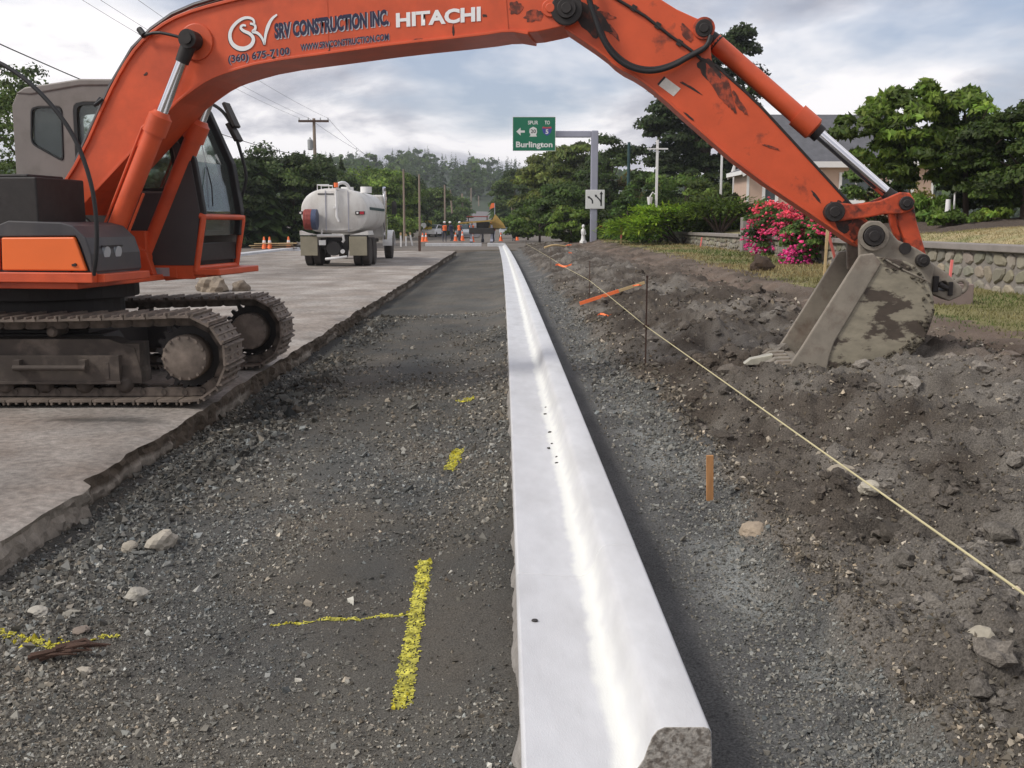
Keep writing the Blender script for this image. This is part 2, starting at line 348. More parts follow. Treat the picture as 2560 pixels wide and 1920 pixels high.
def dirt_z(x, y):
    xs, z, r = dirt_parts(x, y)
    return z+r*(fbm(x*1.3, y*1.1, 50, 3)*.21+fbm(x*4.5, y*4.5, 51, 4, .62)*.13+np.abs(fbm(x*12, y*12, 53, 3))*.07)+fbm(x*22, y*22, 55, 2)*.010
def hill_z(x, y):
    x = np.asarray(x, float); y = np.asarray(y, float)
    return np.interp(y, [0, 130, 200, 350, 520, 700, 1500], [0, 0, 1.6, 7.0, 24, 40, 40])*np.interp(x, [-900, -300, -130, -45, -5, 60, 300, 900], [.4, .62, .86, 1.0, .84, .62, .55, .4])
def ground_z(x, y):
    x = np.asarray(x, float); y = np.asarray(y, float)
    pit = ((x > -13.4) & (x < 8.9) & (y < 64)); yard = (x > 8.8) & (y < 90)
    return np.where(pit, -.6, np.where(yard, .3, hill_z(x, y)+np.where((x < -13.3) & (y < 200), .12, 0)))

def grid(xs, ys):
    X, Y = np.meshgrid(xs, ys); nx, ny = len(xs), len(ys)
    i = (np.arange(ny-1)[:, None]*nx+np.arange(nx-1)[None, :]).ravel()
    return X.ravel(), Y.ravel(), np.stack([i, i+1, i+nx+1, i+nx], 1)
def rows(y0, y1, k): 
    n = int(math.log(y1/y0)/k); return y0*np.exp(np.linspace(0, math.log(y1/y0), n))

gx = np.array([-1500, -800, -400, -250, -150, -100, -70, -50, -35, -25, -18, -13.41, -13.39, -10, -5, 0, 5, 8.79, 8.81, 8.95, 15, 25, 40, 60, 90, 150, 250, 400, 800, 1500.])
gy = np.array([-60, -10, 0, 20, 40, 63.9, 64.1, 75, 89.9, 90.1, 110, 130, 150, 170, 200, 230, 270, 310, 350, 400, 460, 520, 600, 700, 900, 1500.])
X, Y, Fq = grid(gx, gy[gy <= 200.])
tag(np_mesh('ground', np.stack([X, Y, ground_z(X, Y)], 1), Fq, 'dust_ground'), kind='structure')
X, Y, Fq = grid(gx, gy[gy >= 200.]); tag(np_mesh('hill', np.stack([X, Y, ground_z(X, Y)], 1), Fq, 'hill', smooth=True), kind='structure')
ys = np.linspace(128, 348, 40); X, Y, Fq = grid(np.array([-9.6, -6.5, -3.4]), ys)
tag(np_mesh('far_road', np.stack([X, Y, hill_z(X, Y)+.06], 1), Fq, 'asphalt_far', smooth=True), kind='structure')

# crushed rock bed between the old pavement and the new gutter
ys = rows(1.4, 66, .0048); xs = np.arange(-3.5, .13, .022); X, Y, Fq = grid(xs, ys); X = X+kx(Y)*np.clip((X+2.5)/2.5, 0, 1)
def gravel_tint(x, y):  # includes a painted shadow: dark oval where excavator and boom shade the bed
    pa = fbm(x*.75, y*.4, 61, 4)*1.15; pb = fbm(x*1.8, y*1.2, 63, 3); v = (1+.42*pa+.25*pb)*(1-.42*np.clip(1.2-np.abs(x+2.25)/.5, 0, 1)*np.clip((y-5.6)/1.2, 0, 1))*(1-.25*np.clip(1.2-np.hypot((x+1.2)/1.2, (y-9.5)/2.2), 0, 1))  # slab foot darkened: brown soil plus the slab's shade painted in
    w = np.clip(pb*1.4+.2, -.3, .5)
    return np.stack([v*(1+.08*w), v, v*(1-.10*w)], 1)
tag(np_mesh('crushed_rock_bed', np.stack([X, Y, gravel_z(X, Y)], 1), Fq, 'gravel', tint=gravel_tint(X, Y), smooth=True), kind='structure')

# excavated earth and the grass verge behind the kerb
ys = rows(1.6, 70, .0050); xs = np.concatenate([np.arange(.50, 3.2, .024), np.arange(3.2, 8.8, .05)])
X, Y, Fq = grid(xs, ys); X = X+kx(Y)*np.clip((4-X)/3.4, 0, 1)
def dirt_tint(x, y):
    xs, z, r = dirt_parts(x, y); n1 = fbm(x*.9, y*.6, 71, 4); n2 = fbm(x*3, y*2.2, 73, 3)
    A = np.array([.112, .110, .106]); A2 = np.array([.225, .228, .216]); B = np.array([.078, .064, .052]); B2 = np.array([.166, .150, .131]); Cc = np.array([.155, .115, .090]); D = np.array([.205, .185, .085])
    def mx(a, b, t): t = np.clip(t, 0, 1)[:, None]; return a*(1-t)+b*t
    c = mx(np.tile(A, (len(x), 1)), A2, (n2+.15)*2*np.clip((xs-.8)/.25, 0, 1)*np.clip((12-y)/6, .25, 1))
    d = mx(np.tile(B, (len(x), 1)), B2, n1*1.6+.35+n2); d = mx(d, Cc, np.clip((xs-3.5)/.8, 0, 1)*(.6+n1))
    c = mx(c, d, (xs-1.22+n2*.35)/.12); c = mx(c, D, (xs-5.65+n2*.8)/.25)
    return c*2*(1+.25*n2)[:, None]
tag(np_mesh('excavated_earth', np.stack([X, Y, dirt_z(X, Y)], 1), Fq, 'dirt', tint=dirt_tint(X, Y), smooth=True), kind='structure')

# loose stones, far too many to count
_t = (1+5**.5)/2
ICO = np.array([(-1, _t, 0), (1, _t, 0), (-1, -_t, 0), (1, -_t, 0), (0, -1, _t), (0, 1, _t), (0, -1, -_t), (0, 1, -_t), (_t, 0, -1), (_t, 0, 1), (-_t, 0, -1), (-_t, 0, 1)])/1.9
ICF = np.array([(0, 11, 5), (0, 5, 1), (0, 1, 7), (0, 7, 10), (0, 10, 11), (1, 5, 9), (5, 11, 4), (11, 10, 2), (10, 7, 6), (7, 1, 8), (3, 9, 4), (3, 4, 2), (3, 2, 6), (3, 6, 8), (3, 8, 9), (4, 9, 5), (2, 4, 11), (6, 2, 10), (8, 6, 7), (9, 8, 1)])
PROTO = np.stack([ICO*(1+RNG.normal(0, .26, ICO.shape))*RNG.uniform(.65, 1.15, (1, 3)) for _ in range(24)])
def rotmats(n, tilt=1.0):
    q = RNG.normal(size=(n, 4)); q /= np.linalg.norm(q, axis=1)[:, None]; w, x, y, z = q.T
    return np.stack([1-2*(y*y+z*z), 2*(x*y-z*w), 2*(x*z+y*w), 2*(x*y+z*w), 1-2*(x*x+z*z), 2*(y*z-x*w), 2*(x*z-y*w), 2*(y*z+x*w), 1-2*(x*x+y*y)], 1).reshape(n, 3, 3)
OCT = np.array([(1, 0, 0), (-1, 0, 0), (0, 1, 0), (0, -1, 0), (0, 0, 1), (0, 0, -1.)])*.95
OCF = np.array([(0, 2, 4), (2, 1, 4), (1, 3, 4), (3, 0, 4), (2, 0, 5), (1, 2, 5), (3, 1, 5), (0, 3, 5)])
OPRO = np.stack([OCT*RNG.uniform(.6, 1.2, (6, 1))+RNG.normal(0, .28, OCT.shape) for _ in range(40)])
def chips(name, x, y, z, size, tint, m='stone'):
    n = len(x); P = OPRO[RNG.integers(0, 40, n)]*size[:, None, None]; P = np.einsum('nij,nkj->nki', rotmats(n), P); P += np.stack([x, y, z+size*.2], 1)[:, None, :]
    return np_mesh(name, P.reshape(-1, 3), (OCF[None]+(np.arange(n)*6)[:, None, None]).reshape(-1, 3), m, None, np.repeat(tint, 6, 0))
MARKS = [[((-.415, 5.05), (-.378, 3.50), .030), ((-.43, 4.335), (-.80, 4.322), .014), ((-.80, 4.322), (-1.02, 4.27), .010)], [((-.365, 7.72), (-.395, 7.10), .034)], [((-.35, 10.05), (-.44, 9.85), .05)], [((-2.3, 4.28), (-1.93, 4.15), .04), ((-1.93, 4.15), (-1.67, 4.2), .014)]]
def mark_dist(X, Y, segs):
    best = np.full(len(X), 9.)
    for a, b, w_ in segs:
        a, b = np.array(a), np.array(b); d = b-a; t = np.clip(((X-a[0])*d[0]+(Y-a[1])*d[1])/(d@d), 0, 1)
        best = np.minimum(best, np.hypot(X-a[0]-t*d[0], Y-a[1]-t*d[1])/w_)
    return best
def sprayed(x, y, tint):
    for sg, am in zip(MARKS, (1.0, .8, .45, .38)):
        p = np.clip(1.55-mark_dist(x, y, sg)*.85, 0, 1)*am; hit = RNG.random(len(x)) < p; k = RNG.uniform(.6, 1.15, len(x))[:, None]
        tint = np.where(hit[:, None], np.array([2.5, 2.25, .22])*k, tint)
    return tint
def stones(name, x, y, z, size, tint, m='stone', parent=None, flat=.75):
    n = len(x); P = PROTO[RNG.integers(0, 24, n)]*size[:, None, None]; P = np.einsum('nij,nkj->nki', rotmats(n), P); P[:, :, 2] *= flat
    P += np.stack([x, y, z+size*.25], 1)[:, None, :]
    Fq = (ICF[None]+(np.arange(n)*12)[:, None, None]).reshape(-1, 3)
    return np_mesh(name, P.reshape(-1, 3), Fq, m, parent, np.repeat(tint, 12, 0))
def near_y(n, y0, y1): u = RNG.random(n); return 1/(1/y0-u*(1/y0-1/y1))
n = 150000; y = near_y(n, 2.2, 20); x = RNG.uniform(-2.75, .02, n)
keep = RNG.random(n) < np.clip(.42+.5*np.exp(-((x+2.3)/.35)**2)+1.5*fbm(x*.7+4, y*.45, 21, 2)+.8*fbm(x*2.4, y*2.4, 81, 2), .06, 1); x, y = x[keep], y[keep]; n = len(x)
sz = np.clip(RNG.lognormal(math.log(.0048), .50, n)*(1+.7*np.exp(-((x+2.2)/.4)**2)), .0028, .034)*np.clip(y/5, .85, 2.0)
v = np.clip(RNG.lognormal(math.log(.74), .46, n), .25, 2.6); w = RNG.normal(0, .045, n)
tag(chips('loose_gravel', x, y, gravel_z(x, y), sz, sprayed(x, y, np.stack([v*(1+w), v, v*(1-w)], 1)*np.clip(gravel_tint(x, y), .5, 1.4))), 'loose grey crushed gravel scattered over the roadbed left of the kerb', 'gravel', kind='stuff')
n = 130000; y = near_y(n, 2.3, 30); x = np.where(RNG.random(n) < .35, RNG.uniform(.75, 1.5, n), RNG.uniform(1.1, 5.1, n))
xs_, _, rg = dirt_parts(x, y); gz = xs_ < 1.3
keep = (x < y*.56+.6) & (RNG.random(n) < np.where(gz, .15+np.clip((xs_-.75)*2.0, 0, .85), np.clip(.55+fbm(x*1.2, y*.9, 83, 3), .15, 1))); x, y, gz = x[keep], y[keep], gz[keep]; n = len(x)
sz = np.where(gz, np.clip(RNG.lognormal(math.log(.0055), .4, n), .003, .018), np.clip(RNG.lognormal(math.log(.0058), .50, n), .003, .018))*np.clip(y/5, .85, 2.2)
v = np.clip(RNG.lognormal(math.log(.52), .34, n), .25, 1.2)*np.where(gz, 1.55, .95)*np.where((RNG.random(n) < .18) & ~gz, 2.5, 1); br = np.where(gz, -.01, .11)+RNG.normal(0, .04, n)
tag(chips('loose_earth_clods', x, y, dirt_z(x, y), sz, np.stack([v*(1+br), v, v*(1-br)], 1)), 'loose brown clods and stones strewn over the dug earth', 'earth clods', kind='stuff')

n = 3600; y = near_y(n, 2.6, 26); x = RNG.uniform(1.45, 5.0, n); keep = (x < y*.56+.6) & (fbm(x*.9, y*.8, 85, 2) > -.12); x, y = x[keep], y[keep]; n = len(x)
sz = np.clip(RNG.lognormal(math.log(.020), .55, n), .009, .075)*np.clip(y/7, .8, 1.7); tt = np.clip(dirt_tint(x, y)*1.15*RNG.uniform(.75, 1.3, n)[:, None], .05, 1.2)
_b = bmesh.new(); bmesh.ops.create_icosphere(_b, subdivisions=2, radius=1); _cv = np.array([v.co[:] for v in _b.verts]); _cf = np.array([[v.index for v in f.verts] for f in _b.faces]); _b.free()
CPRO = np.stack([_cv*RNG.uniform(.7, 1.2, (1, 3))*(1+.75*fbm(_cv[:, 0]*1.3+7*k, _cv[:, 1]*1.3+_cv[:, 2]*1.9, 300+k, 2)+.55*fbm(_cv[:, 0]*3.5+3*k, _cv[:, 1]*3.5+_cv[:, 2]*2.7, 400+k, 2))[:, None] for k in range(20)])
def clods(name, x, y, z, size, tint):
    n = len(x); P = np.einsum('nij,nkj->nki', rotmats(n), CPRO[RNG.integers(0, 20, n)]*size[:, None, None]); P[:, :, 2] *= .75; P += np.stack([x, y, z], 1)[:, None, :]; k = len(_cv)
    tv = np.repeat(tint, k, 0)*RNG.uniform(.8, 1.2, n*k)[:, None]
    return np_mesh(name, P.reshape(-1, 3), (_cf[None]+(np.arange(n)*k)[:, None, None]).reshape(-1, 3), 'clod', None, tv)
tag(clods('earth_lumps', x, y, dirt_z(x, y), sz, tt), 'rough lumps of dug earth heaped right of the string line', 'earth lumps', kind='stuff')
def rock(name, label, x, y, z, size, tint, cat='rock', m='stone', seed=0, group=None, squash=.7):
    rn = np.random.default_rng(seed+100); bm = bmesh.new(); bmesh.ops.create_icosphere(bm, subdivisions=3, radius=1)
    ax = rn.uniform(.75, 1.25, 3); ax[2] *= squash; off = rn.uniform(0, 50)
    for v in bm.verts:
        p = np.array(v.co); k = 1+.55*float(fbm(p[0]*1.1+off, p[1]*1.1+p[2]*1.7, seed, 3)); k += .10*float(fbm(p[0]*5+off, p[1]*5+p[2]*4, seed+5, 2))
        v.co = Vector(p*ax*k*size)
    me = bpy.data.meshes.new(name); bm.to_mesh(me); bm.free()
    a = me.attributes.new('tint', 'FLOAT_COLOR', 'POINT'); a.data.foreach_set('color', np.tile(np.array([*tint, 1], np.float32), len(me.vertices)))
    o = mesh_obj(name, me, m); o.location = (x, y, z+size*squash*.45); o.rotation_euler.z = rn.uniform(0, 6)
    return tag(o, label, cat, group)
def gz1(x, y): return float(gravel_z(np.array([x]), np.array([y]))[0])
def dz1(x, y): return float(dirt_z(np.array([x]), np.array([y]))[0])
G = 'pale stones lying in the crushed gravel'
rock('rock', 'largest pale angular rock in the gravel below the broken slab corner', -1.91, 5.5, gz1(-1.91, 5.5), .085, (1.7, 1.6, 1.5), seed=1, group=G)
rock('rock', 'smaller pale rock touching the largest one, on its left', -2.07, 5.45, gz1(-2.07, 5.45), .05, (1.5, 1.4, 1.3), seed=2, group=G)
rock('rock', 'flat light grey rock in the gravel above the faint yellow mark', -1.77, 4.7, gz1(-1.77, 4.7), .055, (1.6, 1.55, 1.5), seed=3, group=G)
rock('rock', 'whitish pebble at the left picture edge by the yellow spray', -2.15, 4.5, gz1(-2.15, 4.5), .035, (1.8, 1.75, 1.7), seed=4, group=G)
rock('rock', 'round brownish stone just above the splintered wood scrap', -1.86, 4.28, gz1(-1.86, 4.28), .035, (1.0, .85, .8), seed=5, group=G)
rock('rock', 'light stone in front of the splintered wood scrap', -1.66, 3.83, gz1(-1.66, 3.83), .026, (1.6, 1.5, 1.4), seed=6, group=G)
rock('rock', 'tan rounded stone on the gravel edge nearest the short wooden stake', 1.27, 5.1, dz1(1.27, 5.1), .062, (1.55, 1.3, 1.1), seed=7)
rock('rock', 'pale rock lying right under the guide string', 1.9, 5.65, dz1(1.9, 5.65), .075, (1.5, 1.35, 1.2), seed=8)
rock('rock', 'narrow whitish rock on the dirt left below the guide string', 1.86, 5.1, dz1(1.86, 5.1), .05, (1.9, 1.8, 1.65), seed=9)
rock('rock', 'pale stone at the right picture edge low in the dirt', 1.62, 3.3, dz1(1.62, 3.3), .045, (1.6, 1.5, 1.35), seed=10)
rock('earth_clod', 'big dark brown clod of earth at the grass edge by the pink roses', 6.05, 24.3, dz1(6.05, 24.3), .30, (.33, .24, .2), cat='earth clod', seed=11, squash=.85)
rock('concrete_chunk', 'broken lump of concrete lying on the pavement behind the far crawler track', -6.95, 24.4, float(pave_z(24.4)), .42, (1.35, 1.15, 1.0), cat='rubble', seed=12, squash=.65)
rock('concrete_chunk', 'smaller squarish concrete lump touching the bigger lump on the pavement', -6.3, 24.5, float(pave_z(24.5)), .27, (1.0, .85, .75), cat='rubble', seed=13, squash=.8)

# old pavement slab, broken along its right edge
ys = np.concatenate([rows(.8, 58, .008)]); t = np.linspace(0, 1, 70)**.6
T, Y, Fq = grid(t, ys); X = -12.5+(pave_edge(Y)+12.5)*T
Zp = pave_z(Y)+fbm(X*.4, Y*.3, 90, 3)*.025+fbm(X*6, Y*6, 91, 2)*.004
Zp -= .03*np.clip((T-.985)/.015, 0, 1)*(fbm(Y*4, Y*0, 92, 2)+.5)
pv = 1+.34*fbm(X*.25, Y*.12, 141, 3)+.35*fbm(X*2.2, Y*1.1, 142, 3)
pv *= 1-.62*np.clip(1.3-np.hypot((X+3.35)/.55, (Y-8.42)/.16)+fbm(X*6, Y*9, 143, 3)*.9, 0, 1)*np.clip(1.6-np.hypot((X+3.35)/.9, (Y-8.42)/.4), 0, 1)
slab = tag(np_mesh('old_pavement', np.stack([X, Y, Zp], 1), Fq, 'pavement', tint=np.stack([pv, pv, pv], 1), smooth=True), kind='structure')
nr = 7; T2, Y2, Fq = grid(np.linspace(0, 1, nr), ys); e = pave_edge(Y2); ztop = pave_z(Y2)+fbm(e*.4, Y2*.3, 90, 3)*.025+fbm(e*6, Y2*6, 91, 2)*.004-.03*(fbm(Y2*4, Y2*0, 92, 2)+.5)
zb = gravel_z(e, Y2)-.05; zz_ = ztop+(zb-ztop)*T2
x2 = e+np.where(T2 > 0, fbm(Y2*7, zz_*9, 94, 3)*.07-.02*T2, 0)
lt = np.clip((6.38-Y2)/.05, 0, 1); band = np.clip(1-np.abs(T2-.55)/.22, 0, 1)*np.clip(fbm(Y2*.8, Y2*0+2, 160, 3)*4+.6, 0, 1); lt = np.maximum(lt, np.clip(band*1.6, 0, 1))
np_mesh('slab_edge', np.stack([x2, Y2, zz_], 1), Fq, 'pavement_side', parent=slab, tint=np.array([.30, .25, .205])*(1-lt[:, None])+np.array([1.0, .98, .95])*lt[:, None])
mbk = MB(); mbk.prism([(-13.35, -.4), (-13.35, .17), (-12.75, .18), (-12.70, .17), (-12.66, .02), (-12.48, .0), (-12.48, -.4)], 20, 63.8)
tag(mbk.build('far_kerb', 'kerb', bevel=.01), kind='structure')

# new concrete kerb and gutter, cast in lengths with tooled joints
KP = [(.047, -.24), (.047, .008), (.056, .020), (.14, .014), (.24, .007), (.31, .003), (.345, .008), (.372, .024), (.390, .052), (.402, .090), (.413, .120), (.427, .140), (.448, .150), (.560, .150), (.574, .146), (.581, .134), (.586, .05), (.59, -.24)]
kerb = thing('concrete_kerb', 'new pale concrete kerb and gutter running up the middle of the photo', 'kerb', (0, 2.7, 0))
js = [2.70, 4.37]+[4.37+3.05*i for i in range(1, 24)]
for a, b in zip(js[:-1], js[1:]):
    m = MB(); ny = 4; n = len(KP)
    for j in range(ny):
        yy = a+.003+(b-a-.006)*j/(ny-1); m.v += [(p[0]+float(kx(yy)), yy-2.7, p[1]) for p in KP]
    for j in range(ny-1): m.f += [(j*n+i, j*n+(i+1) % n, (j+1)*n+(i+1) % n, (j+1)*n+i) for i in range(n)]
    m.f += [tuple(range(n)), tuple(range((ny-1)*n, ny*n))]
    o = m.build('kerb_section', 'kerb_cast', kerb, bevel=.004 if a < 20 else 0, smooth=35, seg=2); a_ = o.data.attributes.new('tint', 'FLOAT_COLOR', 'POINT'); a_.data.foreach_set('color', np.array([[p[0], 0, 0, 1] for p in KP]*ny, np.float32).ravel())
    if a == 2.70:
        o['label'] = 'nearest section with its rough broken end face'; o.data.materials.append(MATS['kerb_end'])
        for p in o.data.polygons:
            if abs(p.normal.y) > .9 and p.center.y < .1: p.material_index = 1
# lumpy spill of slurry along the gutter's foot
ys = rows(2.3, 40, .006); T, Y, Fq = grid(np.linspace(0, 1, 6), ys); w = .012+.035*np.clip(fbm(Y*5, Y*0, 95, 4, .65)+.35, 0, 1)
Xs = .055+kx(Y)-w*T; Zs = -.035-.10*T**1.5+fbm(Y*9, T*3, 96, 2)*.02
np_mesh('slurry_spill', np.stack([Xs, Y-2.7, Zs], 1), Fq, 'spill', parent=kerb, smooth=True)
ye = js[-1]; xe = float(kx(ye)); m = MB(); m.box(xe-5.3, xe-1.2, ye+1.0, ye+1.45, -.1, .22)
tag(m.build('kerb_return', 'kerb', bevel=.02), 'low white concrete kerb lying across the road past the long kerb', 'kerb')
m = MB(); m.box(xe-.75, xe+.55, ye+.02, ye+.55, -.1, .24)
tag(m.build('kerb_return', 'kerb', bevel=.02), 'short white concrete cross piece joined to the far end of the kerb', 'kerb')
m = MB(); m.cyl((0, 0, 0), (0, 0, .006), .014, .012, 12); o = m.build('survey_nail', 'dark_metal', bevel=.002); o.location = (.113, 3.82, .0165); tag(o, 'small dark nail head set in the gutter surface', 'nail')
for i, (x, y, s) in enumerate([(.335, 6.55, .011), (.343, 6.72, .009), (.30, 7.0, .012), (.33, 7.15, .01), (.333, 7.55, .012), (.325, 8.3, .012), (.345, 8.6, .013)]):
    rock('pebble', 'tiny dark pebble lying on the gutter beside the kerb face', x, y, .004, s, (.3, .3, .3), cat='pebble', seed=20+i, group='dark pebbles in the gutter')

# sprayed yellow survey marks on the gravel
def spray(name, label, segs, loc, drop=.35):
    P = np.array([p for s in segs for p in s[:2]]); w = max(s[2] for s in segs); st = .006
    xs = np.arange(P[:, 0].min()-w*1.6, P[:, 0].max()+w*1.6, st); ys = np.arange(P[:, 1].min()-w*2, P[:, 1].max()+w*2, st*1.3); X, Y, Fq = grid(xs, ys)
    best = mark_dist(X, Y, segs); dens = np.where(best < 1.9, np.clip(1.75-best*1.0, 0, 1)+fbm(X*34, Y*34, 97, 3)*.55, -1)
    ok = dens > drop; fk = ok[Fq].all(1) & (RNG.random(len(Fq)) < np.clip(dens[Fq].mean(1)**1.6*.95, 0, .82)); Fq = Fq[fk]
    u, inv = np.unique(Fq, return_inverse=True); V = np.stack([X, Y, gravel_z(X, Y)+.003], 1)[u]
    v = np.clip(.75+fbm(X*30, Y*30, 98, 2)*.9, .35, 1.3)[u]
    o = np_mesh(name, V-np.array([*loc, 0]), inv.reshape(Fq.shape), 'paint_yellow', tint=np.stack([v, v, v], 1)); o.location = (*loc, 0)
    # painted stones
    n = 260; k = RNG.integers(0, len(V), n); sz = RNG.uniform(.003, .007, n); vv = RNG.uniform(.6, 1.25, n)
    stones('painted_stones', V[k, 0]-loc[0], V[k, 1]-loc[1], V[k, 2]+.001, sz, np.stack([vv, vv, vv], 1), 'paint_yellow', o)['kind'] = 'stuff'
    return tag(o, label, 'paint mark')
spray('spray_paint_mark', 'bold yellow sprayed stroke with a thin line branching off its left side', MARKS[0], (-.4, 4.3))
spray('spray_paint_mark', 'short yellow sprayed dab on the gravel, farther up from the bold stroke', MARKS[1], (-.38, 7.4), .45)
spray('spray_paint_mark', 'faint scuffed yellow dab, farthest up the gravel', MARKS[2], (-.4, 9.95), .8)
spray('spray_paint_mark', 'faded yellow sprayed line at the left picture edge among the stones', MARKS[3], (-2, 4.2), .98)
# splintered wood scrap
m = MB()
for k in range(9):
    a = random.uniform(-.14, .02); m.tube([(a, random.uniform(-.02, .02), .01+k*.004), (a+.11, random.uniform(-.025, .025), .02+k*.004), (a+random.uniform(.15, .24), random.uniform(-.03, .03), .012+.002*k)], [random.uniform(.012, .018), .003], 6)
o = m.build('wood_scrap', 'brown_wood'); o.location = (-1.82, 4.0, gz1(-1.82, 4.0)+.005); o.rotation_euler = (0, -.05, .2); tag(o, 'dark splintered scrap of wood lying on the gravel at left', 'wood')

# ------------------------------------------------------------------ excavator
SW = R(9.0); cS, sS = math.cos(SW), math.sin(SW)
EX = thing('excavator', 'orange tracked excavator reaching its boom and bucket across the kerb', 'excavator', (-4.6, 10.4, -.06))
def hx(r, l, z): return (r*cS+l*sS, -r*sS+l*cS, z)          # upper works: r forward, l to the machine's left (away from us), z up
def HB(): return MB(hx)
def circ(c, r, n=20): return [(c[0]+r*math.cos(2*math.pi*i/n), c[1]+r*math.sin(2*math.pi*i/n)) for i in range(n)]
def pin(name, c, r, l0, l1, m='black_iron', parent=EX, n=20, rim=True):
    b = HB(); b.cyl((c[0], l0, c[1]), (c[0], l1, c[1]), r, n=n)
    if rim: b.cyl((c[0], l0-.012, c[1]), (c[0], l0+.01, c[1]), r*.55, n=n)
    return b.build(name, m, parent, bevel=.006, smooth=40)

# crawler tracks
SX, SZ, SR = 1.75, .44, .375; IX = -1.75
def track_path():
    P = []; n = 40
    top = [(IX+(SX-IX)*t, SZ+SR-.035*math.sin(math.pi*t)) for t in np.linspace(0, 1, n)]
    arc1 = [(SX+SR*math.sin(a), SZ+SR*math.cos(a)) for a in np.linspace(0, math.pi, 24)]
    bot = [(SX+(IX-SX)*t, SZ-SR) for t in np.linspace(0, 1, n)]
    arc2 = [(IX-SR*math.sin(a), SZ-SR*math.cos(a)) for a in np.linspace(0, math.pi, 24)]
    P = np.array(top+arc1[1:]+bot[1:]+arc2[1:]); d = np.r_[0, np.cumsum(np.linalg.norm(np.diff(P, axis=0), axis=1))]
    ns = 49; s = np.linspace(0, d[-1], ns, endpoint=False)+.05; x = np.interp(s, d, P[:, 0]); z = np.interp(s, d, P[:, 1])
    x2 = np.interp((s+.02) % d[-1], d, P[:, 0]); z2 = np.interp((s+.02) % d[-1], d, P[:, 1])
    return [(x[i], z[i], math.atan2(z2[i]-z[i], x2[i]-x[i])) for i in range(ns)], d[-1]/ns
shoes, pitch = track_path()
def shoe_mesh():
    m = MB(); w = pitch/2-.004; m.box(-w, w, -.30, .30, -.012, .008)
    for gx_, gh in ((-w+.012, .034), (0, .026), (w-.02, .034)): m.prism([(gx_-.011, .008), (gx_+.011, .008), (gx_+.007, gh), (gx_-.007, gh)], -.298, .298)
    for sx in (-.035, .035):
        for sy in (-.13, .13): m.cyl((sx, sy, .008), (sx, sy, .02), .012, n=6)
    return m
def link_mesh():
    m = MB()
    for sy in (-.095, .095):
        m.prism([(-pitch*.55, -.075), (-pitch*.35, -.095), (pitch*.35, -.095), (pitch*.55, -.075), (pitch*.5, -.02), (-pitch*.5, -.02)], sy-.022, sy+.022)
        m.cyl((pitch*.45, sy-.03, -.055), (pitch*.45, sy+.03, -.055), .026, n=8)
    m.cyl((pitch*.45, -.10, -.055), (pitch*.45, .10, -.055), .02, n=8)
    return m
shoe0 = link0 = None
for side, yo in (('near', -1.15), ('far', 1.15)):
    m = MB(); k = -1
    m.prism([(-1.55, .30), (-1.5, .58), (-1.2, .60), (1.05, .60), (1.28, .52), (1.33, .30), (1.33, .20), (-1.55, .20)], yo-.13, yo+.13)
    m.prism([(-1.6, .215), (-1.6, .46), (1.16, .46), (1.16, .215)], yo-.20, yo-.13); m.box(-1.62, 1.17, yo-.215, yo-.19, .205, .23)
    for hx_ in (.28, .86): m.box(hx_-.03, hx_+.03, yo-.27, yo-.20, .33, .43)
    m.tube([(.25, yo-.27, .36), (.89, yo-.27, .36)], .025, 8)
    m.box(1.17, 1.32, yo-.12, yo+.14, .24, .56)
    m.box(1.02, 1.07, yo-.205, yo-.198, .25, .40)
    tr = m.build('crawler_track', 'track_frame', EX, bevel=.008); tr['label'] = side+' crawler track with its side frame'
    m = MB(); m.lathe((SX, yo-.235, SZ), (0, 1, 0), [(0, .17), (.012, .195), (.05, .205), (.09, .205), (.14, .20), (.30, .20)], 28)
    for i in range(14):
        a = 2*math.pi*i/14; m.cyl((SX+.185*math.cos(a), yo-.247, SZ+.185*math.sin(a)), (SX+.185*math.cos(a), yo-.22, SZ+.185*math.sin(a)), .014, n=6)
    m.build('final_drive', 'track_steel', tr, smooth=30)
    m = MB(); pts = []
    for i in range(21):
        for da, rr in ((-.09, .27), (-.045, .315), (.045, .315), (.09, .27)): a = 2*math.pi*i/21+da; pts.append((SX+rr*math.cos(a), SZ+rr*math.sin(a)))
    m.prism(pts, yo-.03, yo+.03); m.build('sprocket', 'black_iron', tr)
    m = MB(); m.lathe((IX, yo-.15, SZ), (0, 1, 0), [(0, .08), (.02, .24), (.06, .29), (.24, .29), (.28, .24), (.30, .08)], 24); m.build('idler', 'black_iron', tr, smooth=30)
    for i in range(8):
        m = MB(); xx = -1.35+i*.36; m.lathe((xx, yo-.17, .19), (0, 1, 0), [(0, .04), (.015, .065), (.06, .085), (.10, .065), (.24, .065), (.28, .085), (.325, .065), (.34, .04)], 14); m.build('track_roller', 'track_frame', tr, smooth=40)
    for xx in (-.7, .55):
        m = MB(); m.lathe((xx, yo-.14, .665), (0, 1, 0), [(0, .03), (.02, .05), (.26, .05), (.28, .03)], 12); m.build('carrier_roller', 'track_frame', tr, smooth=40)
    for (x, z, a) in shoes:
        if shoe0 is None: shoe0 = shoe_mesh().build('track_shoe', 'track_steel', tr); link0 = link_mesh().build('track_link', 'track_frame', tr); so_, lo_ = shoe0, link0
        else: so_ = share(shoe0, 'track_shoe', tr); lo_ = share(link0, 'track_link', tr)
        for o in (so_, lo_): o.location = (x, yo, z); o.rotation_euler = (0, -a, 0)
m = MB(); m.box(-.75, .75, -.95, .95, .33, .66); m.lathe((0, 0, .60), (0, 0, 1), [(0, .62), (.10, .62), (.10, .70), (.30, .70), (.30, .85), (.45, .85)], 32)
